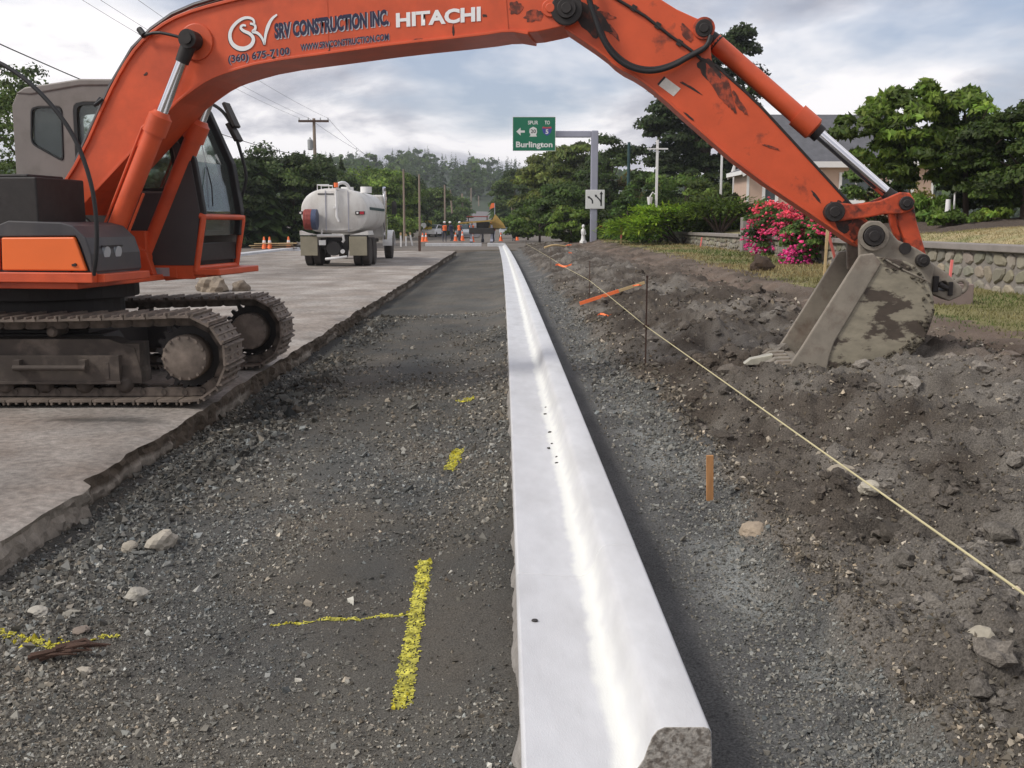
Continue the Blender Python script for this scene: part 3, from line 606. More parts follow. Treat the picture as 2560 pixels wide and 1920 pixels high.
m.prism([(-1.1, .30), (-.9, .62), (.9, .62), (1.1, .30)], -1.02, -.6); m.prism([(-1.1, .30), (-.9, .62), (.9, .62), (1.1, .30)], .6, 1.02)
m.build('undercarriage', 'black_iron', EX, bevel=.01)

# upper works
m = HB(); m.box(-2.3, 1.05, -1.22, 1.33, 1.05, 1.11); m.prism([(1.05, 1.04), (1.05, 1.11), (1.5, 1.16), (1.5, 1.08)], .36, 1.33)
m.box(.3, .92, -.46, -.36, 1.11, 1.55); m.box(.3, .92, .26, .34, 1.11, 1.55)
m.build('revolving_deck', 'orange', EX, bevel=.01)
m = HB(); m.box(-2.2, 1.262, -1.335, -1.25, 1.112, 1.20); m.box(1.10, 1.33, -1.25, -.46, 1.113, 1.185)
m.build('catwalk', 'orange', EX, bevel=.008)
m = HB(); m.box(-2.15, 1.02, -1.27, -.47, 1.12, 1.53); m.build('side_locker', 'dark_cover', EX, bevel=.02)
m = HB(); m.prism([(.40, 1.215), (.415, 1.50), (1.10, 1.505), (1.195, 1.215)], -1.312, -1.268); dp = m.build('side_door', 'orange_bright', EX, bevel=.012)
m = HB(); m.box(1.07, 1.105, -1.322, -1.312, 1.255, 1.275); m.cyl((1.10, -1.325, 1.268), (1.10, -1.31, 1.268), .014, n=10); m.build('latch', 'black_iron', dp)
m = HB(); m.prism([(-.62, 1.215), (-.62, 1.50), (.385, 1.50), (.372, 1.215)], -1.310, -1.266); m.build('side_door', 'orange', EX, bevel=.012)
m = HB(); m.prism([(.36, 1.505), (.36, 1.60), (.48, 1.645), (.98, 1.63), (1.09, 1.60), (1.20, 1.50), (1.245, 1.36), (1.25, 1.20), (1.225, 1.20), (1.15, 1.44), (1.11, 1.512)], -1.30, -.46)
m.prism([(1.02, 1.12), (1.02, 1.50), (1.15, 1.46), (1.24, 1.2), (1.24, 1.12)], -1.25, -.47)
cv = m.build('front_cover', 'dark_cover', EX, bevel=.025, seg=3)
for lw in (-1.05, -.86): m = HB(); m.cyl((1.22, lw, 1.37), (1.252, lw, 1.365), .055, n=18); m.build('work_lamp', 'silver', cv, smooth=40)
m = HB(); m.box(1.235, 1.251, -1.12, -.78, 1.415, 1.43); m.build('trim', 'black_iron', cv)
m = HB(); m.box(-.05, .74, -1.25, -.5, 1.54, 2.02); m.box(.1, .6, -1.15, -.6, 2.02, 2.05); m.build('tank', 'black_iron', EX, bevel=.04, seg=3)
m = HB(); m.box(-2.2, -.07, -1.27, 1.25, 1.13, 2.0); m.build('engine_hood', 'dark_cover', EX, bevel=.08, seg=3)
m = HB(); m.prism([(-2.2, .98), (-2.2, 2.0), (-2.55, 1.98), (-2.68, 1.8), (-2.7, 1.1), (-2.6, .98)], -1.3, 1.3); m.build('counterweight', 'orange', EX, bevel=.06, seg=3)
m = HB(); m.tube([(-.5, -1.2, 2.0), (-.55, -1.25, 2.5), (-.25, -1.33, 2.95), (.2, -1.35, 3.08), (.555, -1.35, 2.971), (.87, -1.35, 2.758), (1.174, -1.35, 2.398), (1.312, -1.35, 2.008), (1.347, -1.35, 1.676), (1.325, -1.345, 1.37), (1.262, -1.31, 1.18)], .019, 10, 2)
m.build('handrail', 'rubber', EX, smooth=60)
# hoses round the boom foot
m = HB()
for k, (dl, dz) in enumerate(((-.22, 0), (-.1, .04), (.03, -.03), (.14, .03))): m.tube([(-.05, dl, 1.5), (.25, dl, 1.72+dz), (.5, dl-.05, 1.52+dz), (.75, dl-.08, 1.35), (.8, dl, 1.15)], .025, 8, 2)
m.build('hydraulic_hoses', 'rubber', EX, smooth=60)['kind'] = 'stuff'

# cab on the far side of the boom
CL0, CL1 = .36, 1.36
prof = [(-.54, 1.20), (-.52, 2.82), (-.46, 2.93), (-.34, 2.985), (.25, 3.045), (.90, 3.03), (1.06, 2.96), (1.16, 2.80), (1.40, 2.25), (1.475, 1.75), (1.39, 1.20)]
def rrect(P, r=.05, k=3):
    out = []; n = len(P)
    for i in range(n):
        a, b, c = np.array(P[i-1]), np.array(P[i]), np.array(P[(i+1) % n]); d0 = (a-b)/np.linalg.norm(a-b); d1 = (c-b)/np.linalg.norm(c-b)
        for t in np.linspace(0, 1, k+1): out.append(tuple((b+d0*r)*(1-t)**2+2*b*t*(1-t)+(b+d1*r)*t*t))
    return out
W1 = rrect([(-.335, 2.43), (-.305, 2.80), (.035, 2.80), (.015, 2.245)], .06); W2 = rrect([(.15, 1.95), (.16, 2.84), (1.02, 2.82), (1.20, 2.40), (1.26, 1.95)], .09)
cabs = []
m = HB(); m.prism(prof, CL0, CL0+.05, [W1, W2]); cab = m.build('cab', 'cab_grey', EX, bevel=.012); 
m = HB(); m.prism([(.04, 1.20), (.05, 1.90), (.12, 1.93), (1.05, 1.93), (1.22, 1.93), (1.24, 2.3), (1.20, 2.45), (1.32, 2.40), (1.405, 2.22), (1.475, 1.75), (1.39, 1.20)], CL0-.014, CL0-.002); m.build('lower_panel', 'dark_cab', cab, bevel=.005)
m = HB(); m.prism(prof, CL1-.05, CL1, [rrect([(-.33, 1.75), (-.33, 2.82), (.12, 2.84), (.12, 1.75)], .06), rrect([(.22, 1.55), (.22, 2.84), (1.02, 2.82), (1.2, 2.4), (1.30, 1.55)], .09)]); m.build('door_side', 'cab_grey', cab, bevel=.01)
m = HB(); m.prism([(-.54, 1.2), (-.52, 2.82), (-.46, 2.93), (-.40, 2.9), (-.46, 2.8), (-.48, 1.2)], CL0+.05, CL1-.05); m.build('rear_wall', 'cab_grey', cab)
m = HB(); m.prism([(-.47, 2.935), (-.36, 2.995), (.25, 3.065), (.92, 3.05), (1.10, 2.98), (1.12, 2.94), (.9, 2.99), (.25, 2.995), (-.3, 2.92)], CL0-.012, CL1+.012); m.build('roof', 'cab_grey', cab, bevel=.015)
m = HB(); m.box(-.5, 1.38, CL0+.02, CL1-.02, 1.18, 1.24); m.box(1.30, 1.42, CL0+.02, CL1-.02, 1.24, 1.42); m.build('cab_floor', 'black_iron', cab)
for nm, lp in (('quarter_window', W1), ('side_window', W2)):
    c = np.mean(lp, 0); big = [tuple(c+(np.array(p)-c)*1.0) for p in lp]; sm = [tuple(c+(np.array(p)-c)*.94) for p in lp]
    m = HB(); m.prism(lp, CL0-.008, CL0+.03, [sm]); sl_ = m.build('window_seal', 'rubber', cab)
    m = HB(); m.prism(sm, CL0+.018, CL0+.024); m.build('pane', 'glass', sl_)
fp = [(1.06, 2.96), (1.16, 2.80), (1.40, 2.25), (1.475, 1.75), (1.45, 1.50)]
for l0, l1 in ((CL0, CL0+.055), (CL1-.09, CL1)):
    m = HB(); L_, R_ = ribbon(fp, [.07, .08, .09, .09, .08]); m.prism([tuple(p) for p in L_]+[tuple(p) for p in reversed(R_)], l0-.004, l1+.004); m.build('front_pillar', 'rubber', cab, bevel=.01)
m = HB(); q = [(p[0]-.02, p[1]) for p in fp]; m.prism(q+[(p[0]-.026, p[1]) for p in reversed(q)], CL0+.06, CL1-.09); m.build('windscreen', 'glass', cab)
m = HB(); m.tube([(1.43, .62, 1.78), (1.40, .70, 2.05), (1.28, .86, 2.48)], .010, 6); m.tube([(1.50, .60, 1.80), (1.47, .66, 2.0), (1.40, .72, 2.2)], .007, 6); m.build('wiper', 'rubber', cab)
m = HB(); m.box(.1, .55, .6, 1.1, 1.45, 1.6); m.prism([(.0, 1.55), (-.08, 2.25), (.02, 2.3), (.16, 1.6)], .6, 1.1); m.box(.2, .5, .52, .58, 1.6, 1.72); m.cyl((.75, .55, 1.24), (.7, .55, 1.8), .02); m.box(.1, .5, .65, 1.05, 1.24, 1.45); m.build('seat', 'rubber', cab, bevel=.03)
m = HB(); m.tube([(1.05, 1.40, 2.93), (1.10, 1.42, 2.95), (1.25, 1.42, 2.88), (1.345, 1.42, 2.77), (1.42, 1.42, 2.60), (1.49, 1.42, 2.35), (1.535, 1.42, 2.14), (1.50, 1.42, 2.0), (1.45, 1.42, 1.88), (1.40, 1.40, 1.75)], .018, 8, 2); mr_ = m.build('mirror_bracket', 'rubber', cab, smooth=60)
for (r0, z0, r1, z1, w) in ((1.30, 2.92, 1.42, 2.68, .03), (1.33, 2.70, 1.43, 2.53, .045)):
    m = HB(); m.prism([(r0, z0), (r0+w, z0+.02), (r1+w, z1), (r1, z1-.02)], 1.36, 1.52); m.build('mirror', 'black_iron', mr_, bevel=.008)
# tubular guards in front of the cab
m = HB()
for l0 in (CL0+.0, CL1-.02): m.tube([(1.40, l0, 1.14), (1.45, l0, 1.40), (1.50, l0, 1.66), (1.505, l0, 1.69), (1.47, l0, 1.70)], .032, 10)
m.tube([(1.50, CL0, 1.69), (1.50, CL1-.02, 1.69)], .030, 10); m.tube([(1.40, CL0, 1.17), (1.40, CL1-.02, 1.17)], .03, 10)
m.build('front_guard', 'orange', EX, smooth=50)
m = HB(); m.box(1.38, 1.66, CL0-.02, CL1, 1.10, 1.165); m.build('front_step', 'orange', EX, bevel=.01)
m = HB(); m.box(.86, 1.20, .338, .352, 1.07, 1.19); m.box(.78, 1.38, .352, .40, 1.06, 1.20); m.build('cab_base', 'orange', EX, bevel=.006)
m = HB(); m.box(.96, 1.12, .330, .337, 1.09, 1.175); m.build('name_plate', 'silver', EX)

def splat(c, ax, ay, ang, seed, l, parent, m_='black_iron', th=.004, n=40):
    rn = np.random.default_rng(seed); ca, sa = math.cos(ang), math.sin(ang); P = []
    for i in range(n):
        t = 2*math.pi*i/n; k = 1+.45*float(fbm(math.cos(t)*1.6+seed, math.sin(t)*1.6, seed, 3))*1.6; u, v = ax*k*math.cos(t), ay*k*math.sin(t); P.append((c[0]+u*ca-v*sa, c[1]+u*sa+v*ca))
    m = HB(); m.prism(P, l-th, l+.001); return m.build('grease_stain', m_, parent, bevel=.002)
# boom
top = [(.30, 1.86), (.609, 2.262), (.906, 2.793), (1.085, 3.069), (1.245, 3.259), (1.448, 3.414), (1.685, 3.521), (2.039, 3.605), (2.5, 3.685), (3.1, 3.765), (3.8, 3.83), (4.4, 3.85), (4.8, 3.82), (5.1, 3.71), (5.28, 3.59), (5.355, 3.47)]
bot = [(5.31, 3.36), (5.232, 3.325), (4.906, 3.268), (4.736, 3.300), (4.478, 3.267), (3.715, 3.212), (3.081, 3.147), (2.46, 3.085), (2.108, 3.004), (1.922, 2.943), (1.74, 2.836), (1.576, 2.723), (1.152, 2.32), (.74, 1.943), (.49, 1.70)]
m = HB(); m.prism(chaikin(top, 1)+chaikin(bot, 1), -.28, .28); boom = m.build('boom', 'orange_boom' if 'orange_boom' in MATS else 'orange', EX, bevel=.008)
def flange(pts, th, out):
    P = chaikin(pts, 1); L_, R_ = ribbon(P, [th]*len(P)); return [tuple(p) for p in L_]+[tuple(p) for p in reversed(R_)]
m = HB(); m.prism(flange(top[:-1], .028, 1), -.305, .305); m.build('top_plate', 'orange', boom, bevel=.004)
m = HB(); m.prism(flange(bot[2:-1], .024, 1), -.305, .305); m.build('bottom_plate', 'orange', boom, bevel=.004)
m = HB(); m.prism([(3.074, 3.17), (3.076, 3.74), (3.084, 3.74), (3.084, 3.17)], -.283, -.2805); m.build('weld_seam', 'orange', boom); m = HB(); m.prism([(4.70, 3.30), (4.66, 3.80), (4.69, 3.80), (4.73, 3.30)], -.286, -.2805); m.build('weld_seam', 'orange', boom)
for l0, l1 in ((-.30, -.275), (.275, .30)):
    m = HB(); m.prism(circ((1.817, 3.275), .165, 28), l0, l1); m.build('boss', 'orange', boom, bevel=.008)
pin('pin', (5.245, 3.463), .085, -.335, .335, parent=boom); pin('pin', (5.10, 3.475), .075, -.30, -.27, 'orange', parent=boom)
m = HB(); m.prism(circ((5.245, 3.463), .14, 24), -.31, -.282); m.build('boss', 'black_iron', boom, bevel=.01)
m = HB(); m.tube([(1.33, -.33, 3.34), (1.47, -.36, 3.36), (1.62, -.36, 3.33), (1.75, -.36, 3.29)], .014, 8, 1); m.tube([(1.27, -.30, 3.40), (1.33, -.33, 3.34)], .03, 8); m.tube([(.87, -.31, 2.78), (.80, -.33, 2.72), (.78, -.2, 2.8)], .016, 6); m.build('grease_line', 'rubber', boom)
m = HB()
for dl in (-.22, -.14, .02, .12, .2): m.tube([(.5, dl, 2.2), (1.05, dl, 3.16), (1.45, dl, 3.50), (1.9, dl, 3.66), (2.6, dl, 3.77), (3.4, dl, 3.86)], .022, 6, 1)
m.build('oil_pipes', 'dark_cover', boom, smooth=60)['kind'] = 'stuff'
# lettering on the boom
LF = -.2835; nrm = np.array(hx(0, -1, 0))
def bp(p): return np.array(hx(p[0], LF, p[1]))
def btext(body, name, m_, a, b, h, lift, bold, d=(0, 0)):
    a = (a[0]+d[0], a[1]+d[1]); b = (b[0]+d[0], b[1]+d[1]); A, B = bp(a), bp(b)
    return text_obj(body, name, m_, boom, A, B-A, np.array((0, 0, h)), lift, nrm, bold)
btext('SRV CONSTRUCTION INC.', 'lettering', 'grey_print', (2.574, 3.292), (3.648, 3.385), .121, .001, .05, (.008, -.008))
btext('SRV CONSTRUCTION INC.', 'lettering', 'navy_print', (2.574, 3.292), (3.648, 3.385), .121, .003, .05)
btext('HITACHI', 'lettering', 'white_print', (3.714, 3.358), (4.483, 3.392), .112, .002, .042)
btext('(360) 675-7100', 'lettering', 'grey_print', (2.119, 3.085), (2.713, 3.147), .062, .001, .025, (.004, -.004))
btext('(360) 675-7100', 'lettering', 'navy_print', (2.119, 3.085), (2.713, 3.147), .062, .003, .02)
btext('WWW.SRVCONSTRUCTION.COM', 'lettering', 'grey_print', (2.817, 3.175), (3.645, 3.248), .055, .001, .025, (.004, -.004))
btext('WWW.SRVCONSTRUCTION.COM', 'lettering', 'navy_print', (2.817, 3.175), (3.645, 3.248), .055, .003, .025)
def stroke(name, m_, pts, w0, w1, lift, parent, mapf, grow=0.):
    P = chaikin(pts, 3); n = len(P); ws = [w0+(w1-w0)*abs(2*i/(n-1)-1)+grow for i in range(n)]; L_, R_ = ribbon(P, ws); m = MB()
    m.v = [tuple(mapf(p, lift)) for p in L_]+[tuple(mapf(p, lift)) for p in R_]; m.f = [(i, i+1, n+i+1, n+i) for i in range(n-1)]
    return m.build(name, m_, parent)
bmap = lambda p, lift: bp(p)+nrm*lift
s1 = [(2.386, 3.41), (2.385, 3.455), (2.34, 3.478), (2.276, 3.474), (2.19, 3.42), (2.142, 3.344), (2.152, 3.262), (2.209, 3.212), (2.279, 3.200), (2.349, 3.228), (2.380, 3.287), (2.345, 3.335), (2.275, 3.362), (2.248, 3.392), (2.275, 3.415), (2.305, 3.405)]
s2 = [(2.345, 3.425), (2.395, 3.412), (2.395, 3.37), (2.36, 3.352), (2.41, 3.345), (2.455, 3.30), (2.478, 3.235)]
s3 = [(2.478, 3.235), (2.485, 3.31), (2.512, 3.39), (2.552, 3.46), (2.606, 3.495)]
for s_, wa, wb in ((s1, .040, .016), (s2, .028, .018), (s3, .034, .012)):
    stroke('logo', 'sign_black', s_, wa, wb, .001, boom, lambda p, lf: bmap((p[0]-.006, p[1]-.006), lf)); stroke('logo', 'white_print', s_, wa, wb, .0035, boom, bmap)

for c, ax, ay, an, sd in (((3.085, 3.19), .012, .05, 0, 31), ((4.235, 3.30), .010, .055, 0, 32), ((4.52, 3.43), .02, .014, 0, 33), ((4.80, 3.50), .06, .05, .3, 34), ((2.56, 3.12), .016, .012, 0, 35), ((3.9, 3.24), .05, .012, .1, 36), ((4.95, 3.42), .09, .06, .2, 37), ((1.30, 3.0), .02, .012, .5, 38)):
    splat(c, ax, ay, an, sd, -.2808, boom, 'grease_red' if sd in (34, 37, 36) else 'grease', th=.002)
# boom cylinders
for l0 in (-.40, .40):
    A = Vector((.84, l0, 1.28)); B = Vector((1.817, l0, 3.275)); d = (B-A).normalized()
    Gp = A+d*1.50
    m = HB(); m.lathe(A, d, [(-.06, .05), (-.05, .085), (.06, .088), (1.30, .088), (1.30, .108), (1.47, .108), (1.49, .085), (1.515, .07)], 24); m.cyl(A+Vector((0, -.085, 0)), A+Vector((0, .085, 0)), .10, n=20); cy_ = m.build('boom_cylinder', 'orange', EX, smooth=35)
    m = HB(); m.cyl(A+d*1.5, B-d*.12, .052, n=20); m.build('rod', 'chrome', cy_, smooth=40)
    m = HB(); m.cyl(B-d*.22, B-d*.05, .062, .07, n=16); m.cyl(B+Vector((0, -.075, 0)), B+Vector((0, .075, 0)), .085, n=20); m.cyl(B+Vector((0, -.10, 0)), B+Vector((0, .10, 0)), .05, n=16); m.build('rod_eye', 'black_iron', cy_, smooth=40)
    m = HB(); nn = Vector((-d.z, 0, d.x)); e = .125
    m.tube([A+d*.25+nn*.095, A+d*.3+nn*e, A+d*1.3+nn*e, A+d*1.36+nn*.10], .014, 8); m.tube([A+d*.2-nn*.09, A+d*.24-nn*.12, A+d*.75-nn*.12], .014, 8); m.build('feed_pipe', 'orange', cy_)
m = HB(); m.prism([(.70, 1.11), (.72, 1.36), (.84, 1.40), (.95, 1.34), (1.02, 1.11)], -.30, -.22); m.prism([(.70, 1.11), (.72, 1.36), (.84, 1.40), (.95, 1.34), (1.02, 1.11)], .20, .28); m.cyl((.84, -.52, 1.28), (.84, .52, 1.28), .05); m.build('cylinder_bracket', 'orange', EX, bevel=.01)
# arm cylinder on top of the boom
A = Vector((2.75, 0, 3.98)); B = Vector((5.40, 0, 4.05)); d = (B-A).normalized()
m = HB(); m.lathe(A, d, [(-.08, .06), (0, .10), (1.55, .10), (1.55, .12), (1.72, .12), (1.74, .08)], 24); m.prism([(2.6, 3.66), (2.65, 4.0), (2.75, 4.06), (2.86, 3.98), (2.95, 3.7)], -.18, -.13); m.prism([(2.6, 3.66), (2.65, 4.0), (2.75, 4.06), (2.86, 3.98), (2.95, 3.7)], .13, .18); m.cyl((2.75, -.2, 3.98), (2.75, .2, 3.98), .05); cy_ = m.build('arm_cylinder', 'orange', EX, smooth=35)
m = HB(); m.cyl(A+d*1.7, B-d*.1, .055, n=20); m.build('rod', 'chrome', cy_, smooth=40)
m = HB(); m.cyl(B+Vector((0, -.1, 0)), B+Vector((0, .1, 0)), .09, n=20); m.build('rod_eye', 'black_iron', cy_, smooth=40)

# arm
arm_p = [(5.16, 3.37), (5.223, 3.315), (5.56, 3.093), (5.684, 2.975), (5.867, 2.883), (6.051, 2.747), (6.359, 2.473), (6.818, 2.084), (7.503, 1.631), (7.801, 1.425), (7.90, 1.395), (7.99, 1.44), (8.01, 1.53), (7.95, 1.60), (7.88, 1.64), (7.714, 1.781), (7.407, 2.124), (7.1, 2.449), (6.872, 2.688), (6.50, 3.01), (6.49, 3.10), (6.475, 3.25), (6.43, 3.345), (6.335, 3.385), (6.186, 3.455), (6.065, 3.531), (5.85, 3.68), (5.6, 4.02), (5.45, 4.13), (5.33, 4.08), (5.24, 3.9), (5.12, 3.6), (5.11, 3.46)]
m = HB(); m.prism(arm_p, -.19, .19); arm = m.build('arm', 'orange_arm' if 'orange_arm' in MATS else 'orange_worn', EX, bevel=.010)
m = HB(); m.prism(flange([(5.223, 3.325), (5.56, 3.10), (5.684, 2.983), (5.867, 2.89), (6.051, 2.752), (6.359, 2.478), (6.818, 2.09), (7.503, 1.637), (7.76, 1.46)], .022, 1), -.205, .205); m.build('bottom_plate', 'orange', arm, bevel=.004)
m = HB(); m.prism(flange([(7.80, 1.70), (7.407, 2.118), (7.1, 2.443), (6.872, 2.682), (6.53, 2.98)], .022, 1), -.203, .203); m.build('top_plate', 'black_iron', arm, bevel=.004)
pin('pin', (6.425, 3.285), .075, -.225, .225, parent=arm); m = HB(); m.prism(circ((6.425, 3.285), .095, 24), -.215, -.185, [circ((6.425, 3.285), .045, 16)]); m.build('boss', 'orange_link', arm, bevel=.008)
pin('pin', (7.575, 1.72), .085, -.31, .31, parent=arm)
m = HB(); m.prism([(6.094, 2.892), (6.239, 2.786), (6.18, 2.721), (6.035, 2.827)], -.194, -.1915); dc = m.build('warning_decal', 'decal', arm)
m = HB(); m.prism([(6.094, 2.892), (6.108, 2.882), (6.049, 2.817), (6.035, 2.827)], -.1965, -.1945); m.build('decal_band', 'sign_black', dc)
m = HB(); m.tube([(5.40, -.30, 3.70), (5.434, -.30, 3.53), (5.488, -.30, 3.385), (5.55, -.30, 3.21), (5.658, -.29, 3.048), (5.81, -.28, 2.95), (5.989, -.27, 2.917), (6.167, -.26, 2.964), (6.312, -.25, 3.047), (6.456, -.24, 3.122), (6.485, -.22, 3.22)], .022, 10, 2)
m.tube([(5.42, -.26, 3.70), (5.45, -.26, 3.5), (5.51, -.26, 3.36), (5.58, -.26, 3.19), (5.69, -.25, 3.06), (5.82, -.25, 2.975), (5.99, -.24, 2.945), (6.16, -.23, 2.985), (6.33, -.22, 3.075), (6.46, -.2, 3.14)], .018, 8, 2); m.build('hydraulic_hose', 'rubber', arm, smooth=60)
m = HB(); m.tube([(5.55, -.205, 3.63), (5.691, -.205, 3.539), (5.918, -.205, 3.402), (6.131, -.205, 3.237), (6.327, -.205, 3.10), (6.42, -.2, 3.02)], .013, 8)
for q in ((5.82, 3.47), (6.03, 3.32), (6.22, 3.17)): m.obox((q[0], -.2, q[1]), (.02, 0, -.012), (0, .014, 0), (.012, 0, .022))
m.build('oil_pipe', 'black_iron', arm, smooth=60)
# grease and mud caked on the arm
for c, ax, ay, an, sd, mm in (((5.45, 3.37), .20, .085, -.75, 3, 'grease'), ((5.40, 3.47), .12, .06, -.2, 5, 'grease'), ((6.49, 2.94), .13, .07, -.7, 6, 'grease'), ((6.56, 2.80), .19, .040, -1.05, 8, 'grease_red'), ((6.66, 2.72), .17, .030, -1.2, 9, 'grease_red'), ((6.74, 2.66), .12, .025, -1.0, 14, 'grease_red'), ((6.33, 2.79), .10, .010, -.55, 10, 'grease'), ((6.28, 3.25), .09, .035, -.9, 12, 'grease_red'), ((5.62, 3.30), .10, .03, -.9, 15, 'grease_red'), ((5.58, 3.42), .09, .025, -.3, 16, 'grease_red'), ((7.42, 1.86), .07, .012, -.9, 17, 'grease'), ((6.32, 2.545), .06, .010, -.7, 18, 'grease'), ((7.02, 2.28), .08, .010, -.3, 19, 'grease_red'), ((7.66, 1.70), .15, .12, -.8, 20, 'grease'), ((7.80, 1.56), .10, .09, -.8, 21, 'grease_red')):
    splat(c, ax, ay, an, sd, -.1912-.0004*(sd % 5), arm, mm, th=.0025)

# bucket cylinder, links
A = Vector((6.425, 0, 3.285)); B = Vector((8.164, 0, 1.791)); d = (B-A).normalized()
m = HB(); m.lathe(A, d, [(.10, .055), (.13, .082), (1.10, .082), (1.10, .105), (1.29, .105), (1.31, .075)], 24); cy_ = m.build('bucket_cylinder', 'orange', EX, smooth=35)
m = HB(); m.cyl(A+d*1.30, A+d*1.37, .075, n=20); m.cyl(A+d*.06, A+d*.16, .07, .085, n=16); m.cyl(A+Vector((0, -.09, 0)), A+Vector((0, .09, 0)), .08, n=16); m.build('gland', 'black_iron', cy_, smooth=35)
m = HB(); m.cyl(A+d*1.36, B-d*.06, .05, n=20); m.build('rod', 'chrome', cy_, smooth=40)
m = HB(); m.cyl(B+Vector((0, -.09, 0)), B+Vector((0, .09, 0)), .085, n=18); m.cyl(B-d*.16, B-d*.04, .055, .07, n=14); m.build('rod_eye', 'black_iron', cy_, smooth=40)
for l0, l1 in ((-.27, -.215), (.215, .27)):
    m = HB(); m.prism([(7.56, 1.645), (7.62, 1.64), (7.85, 1.67), (8.0, 1.70), (8.13, 1.70), (8.215, 1.73), (8.24, 1.81), (8.19, 1.88), (8.11, 1.885), (7.95, 1.815), (7.75, 1.785), (7.60, 1.80), (7.52, 1.76), (7.50, 1.68)], l0, l1); m.build('side_link', 'orange_link', EX, bevel=.012)
pin('pin', (8.164, 1.791), .06, -.30, .30)
for l0, l1 in ((-.20, -.11), (.11, .20)):
    m = HB(); m.prism([(8.10, 1.73), (8.11, 1.84), (8.19, 1.86), (8.24, 1.80), (8.28, 1.62), (8.34, 1.45), (8.39, 1.30), (8.34, 1.22), (8.26, 1.24), (8.20, 1.44), (8.13, 1.60)], l0, l1); m.build('bucket_link', 'orange_link', EX, bevel=.012)
# bucket
BL = .56
side = [(7.83, 1.34), (7.225, .415), (7.25, .385), (7.51, .375), (7.70, .395), (8.00, .418), (8.13, .465), (8.22, .54), (8.30, .645), (8.355, .78), (8.372, .93), (8.35, 1.04), (8.30, 1.15), (8.22, 1.25), (8.10, 1.31), (7.95, 1.34)]
m = HB(); m.prism(side, -BL, -BL+.028); m.prism(side, BL-.028, BL)
back = chaikin([(7.24, .395), (7.51, .375), (7.70, .395), (8.00, .418), (8.13, .465), (8.22, .54), (8.30, .645), (8.355, .78), (8.372, .93), (8.35, 1.04), (8.30, 1.15), (8.22, 1.25), (8.10, 1.31), (7.88, 1.335)], 1)
L_, R_ = ribbon(back, [.024]*len(back)); m.prism([tuple(p) for p in L_]+[tuple(p) for p in reversed(R_)], -BL+.028, BL-.028)
bk = m.build('bucket', 'bucket_steel', EX, bevel=.006)
for sgn in (-1, 1):
    a, b = sorted((sgn*(BL+.016), sgn*(BL-.045)))
    m = HB(); m.prism([(7.755, 1.36), (7.86, 1.375), (7.93, 1.29), (7.58, .62), (7.545, .49), (7.53, .375), (7.23, .40), (7.225, .43), (7.30, .55)], a, b); m.build('side_cutter', 'bucket_plain', bk, bevel=.01)
for l0 in (-.34, .28):
    m = HB(); m.prism([(7.80, 1.20), (7.775, 1.50), (7.80, 1.60), (7.86, 1.645), (7.95, 1.64), (8.02, 1.57), (8.10, 1.48), (8.24, 1.42), (8.34, 1.36), (8.41, 1.25), (8.39, 1.10), (8.25, 1.20)], l0, l0+.06); m.build('ear', 'bucket_plain', bk, bevel=.012)
for c in ((7.89, 1.515), (8.30, 1.31)): pin('pin', c, .085 if c[0] < 8 else .055, -.42, .42, parent=bk)
m = HB(); m.prism(circ((7.89, 1.515), .125, 24), -.40, -.345, [circ((7.89, 1.515), .09, 20)]); m.build('pin_collar', 'bucket_plain', bk, bevel=.012)
m = HB(); m.cyl((8.16, -.36, 1.41), (8.16, -.335, 1.41), .05); m.build('pin', 'black_iron', bk, smooth=40)
m = HB(); m.prism([(7.36, .36), (7.18, .37), (7.14, .395), (7.18, .43), (7.36, .42)], -BL+.01, BL-.01); lip = m.build('lip', 'bucket_plain', bk, bevel=.008)
for k in range(5):
    l0 = -.46+k*.23
    m = HB(); m.prism([(7.24, .345), (7.10, .352), (7.06, .39), (7.12, .44), (7.26, .45)], l0-.045, l0+.045); ad = m.build('tooth_adapter', 'bucket_plain', bk, bevel=.008)
    m = HB(); v = [(7.11, .35), (7.13, .445), (6.93, .40), (6.87, .352), (6.90, .34)] if k == 2 else [(7.11, .35), (7.13, .43), (7.02, .385), (7.015, .36)]; m.prism(v, l0-.06, l0+.06); m.build('tooth', 'tooth_steel' if k == 2 else 'bucket_plain', ad, bevel=.006)
for (a, b) in (((7.95, 1.33), (8.30, 1.15)),):
    m = HB(); m.tube([(a[0], -BL-.004, a[1]), ((a[0]+b[0])/2, -BL-.004, (a[1]+b[1])/2-.01), (b[0], -BL-.004, b[1])], .008, 6); m.build('weld_bead', 'bucket_plain', bk)
nk = 900; q = RNG.random(nk); bp_ = np.array(back); ix = (q*(len(bp_)-1)); i0 = ix.astype(int); fr_ = (ix-i0)[:, None]; rz_ = bp_[i0]*(1-fr_)+bp_[np.minimum(i0+1, len(bp_)-1)]*fr_; keep = (rz_[:, 1] < .62) | (RNG.random(nk) < .15); rz_ = rz_[keep]
ll = RNG.uniform(-BL, BL, len(rz_)); ll = np.where(RNG.random(len(rz_)) < .55, -BL-.006, ll); off = np.where(ll < -BL, -RNG.random(len(rz_))**2*.10, .012); cen = np.array([8.0, .85]); dd = cen-rz_; dd /= np.linalg.norm(dd, axis=1)[:, None]; rz_ = rz_-dd*off[:, None]
W_ = np.array([hx(a, b, c) for a, b, c in zip(rz_[:, 0], ll, rz_[:, 1])]); kk = RNG.uniform(.22, .5, len(W_))
cs_ = stones('caked_soil', W_[:, 0], W_[:, 1], W_[:, 2]-.004, RNG.uniform(.006, .022, len(W_)), np.stack([kk*1.12, kk, kk*.85], 1), 'stone', bk); cs_['kind'] = 'stuff'
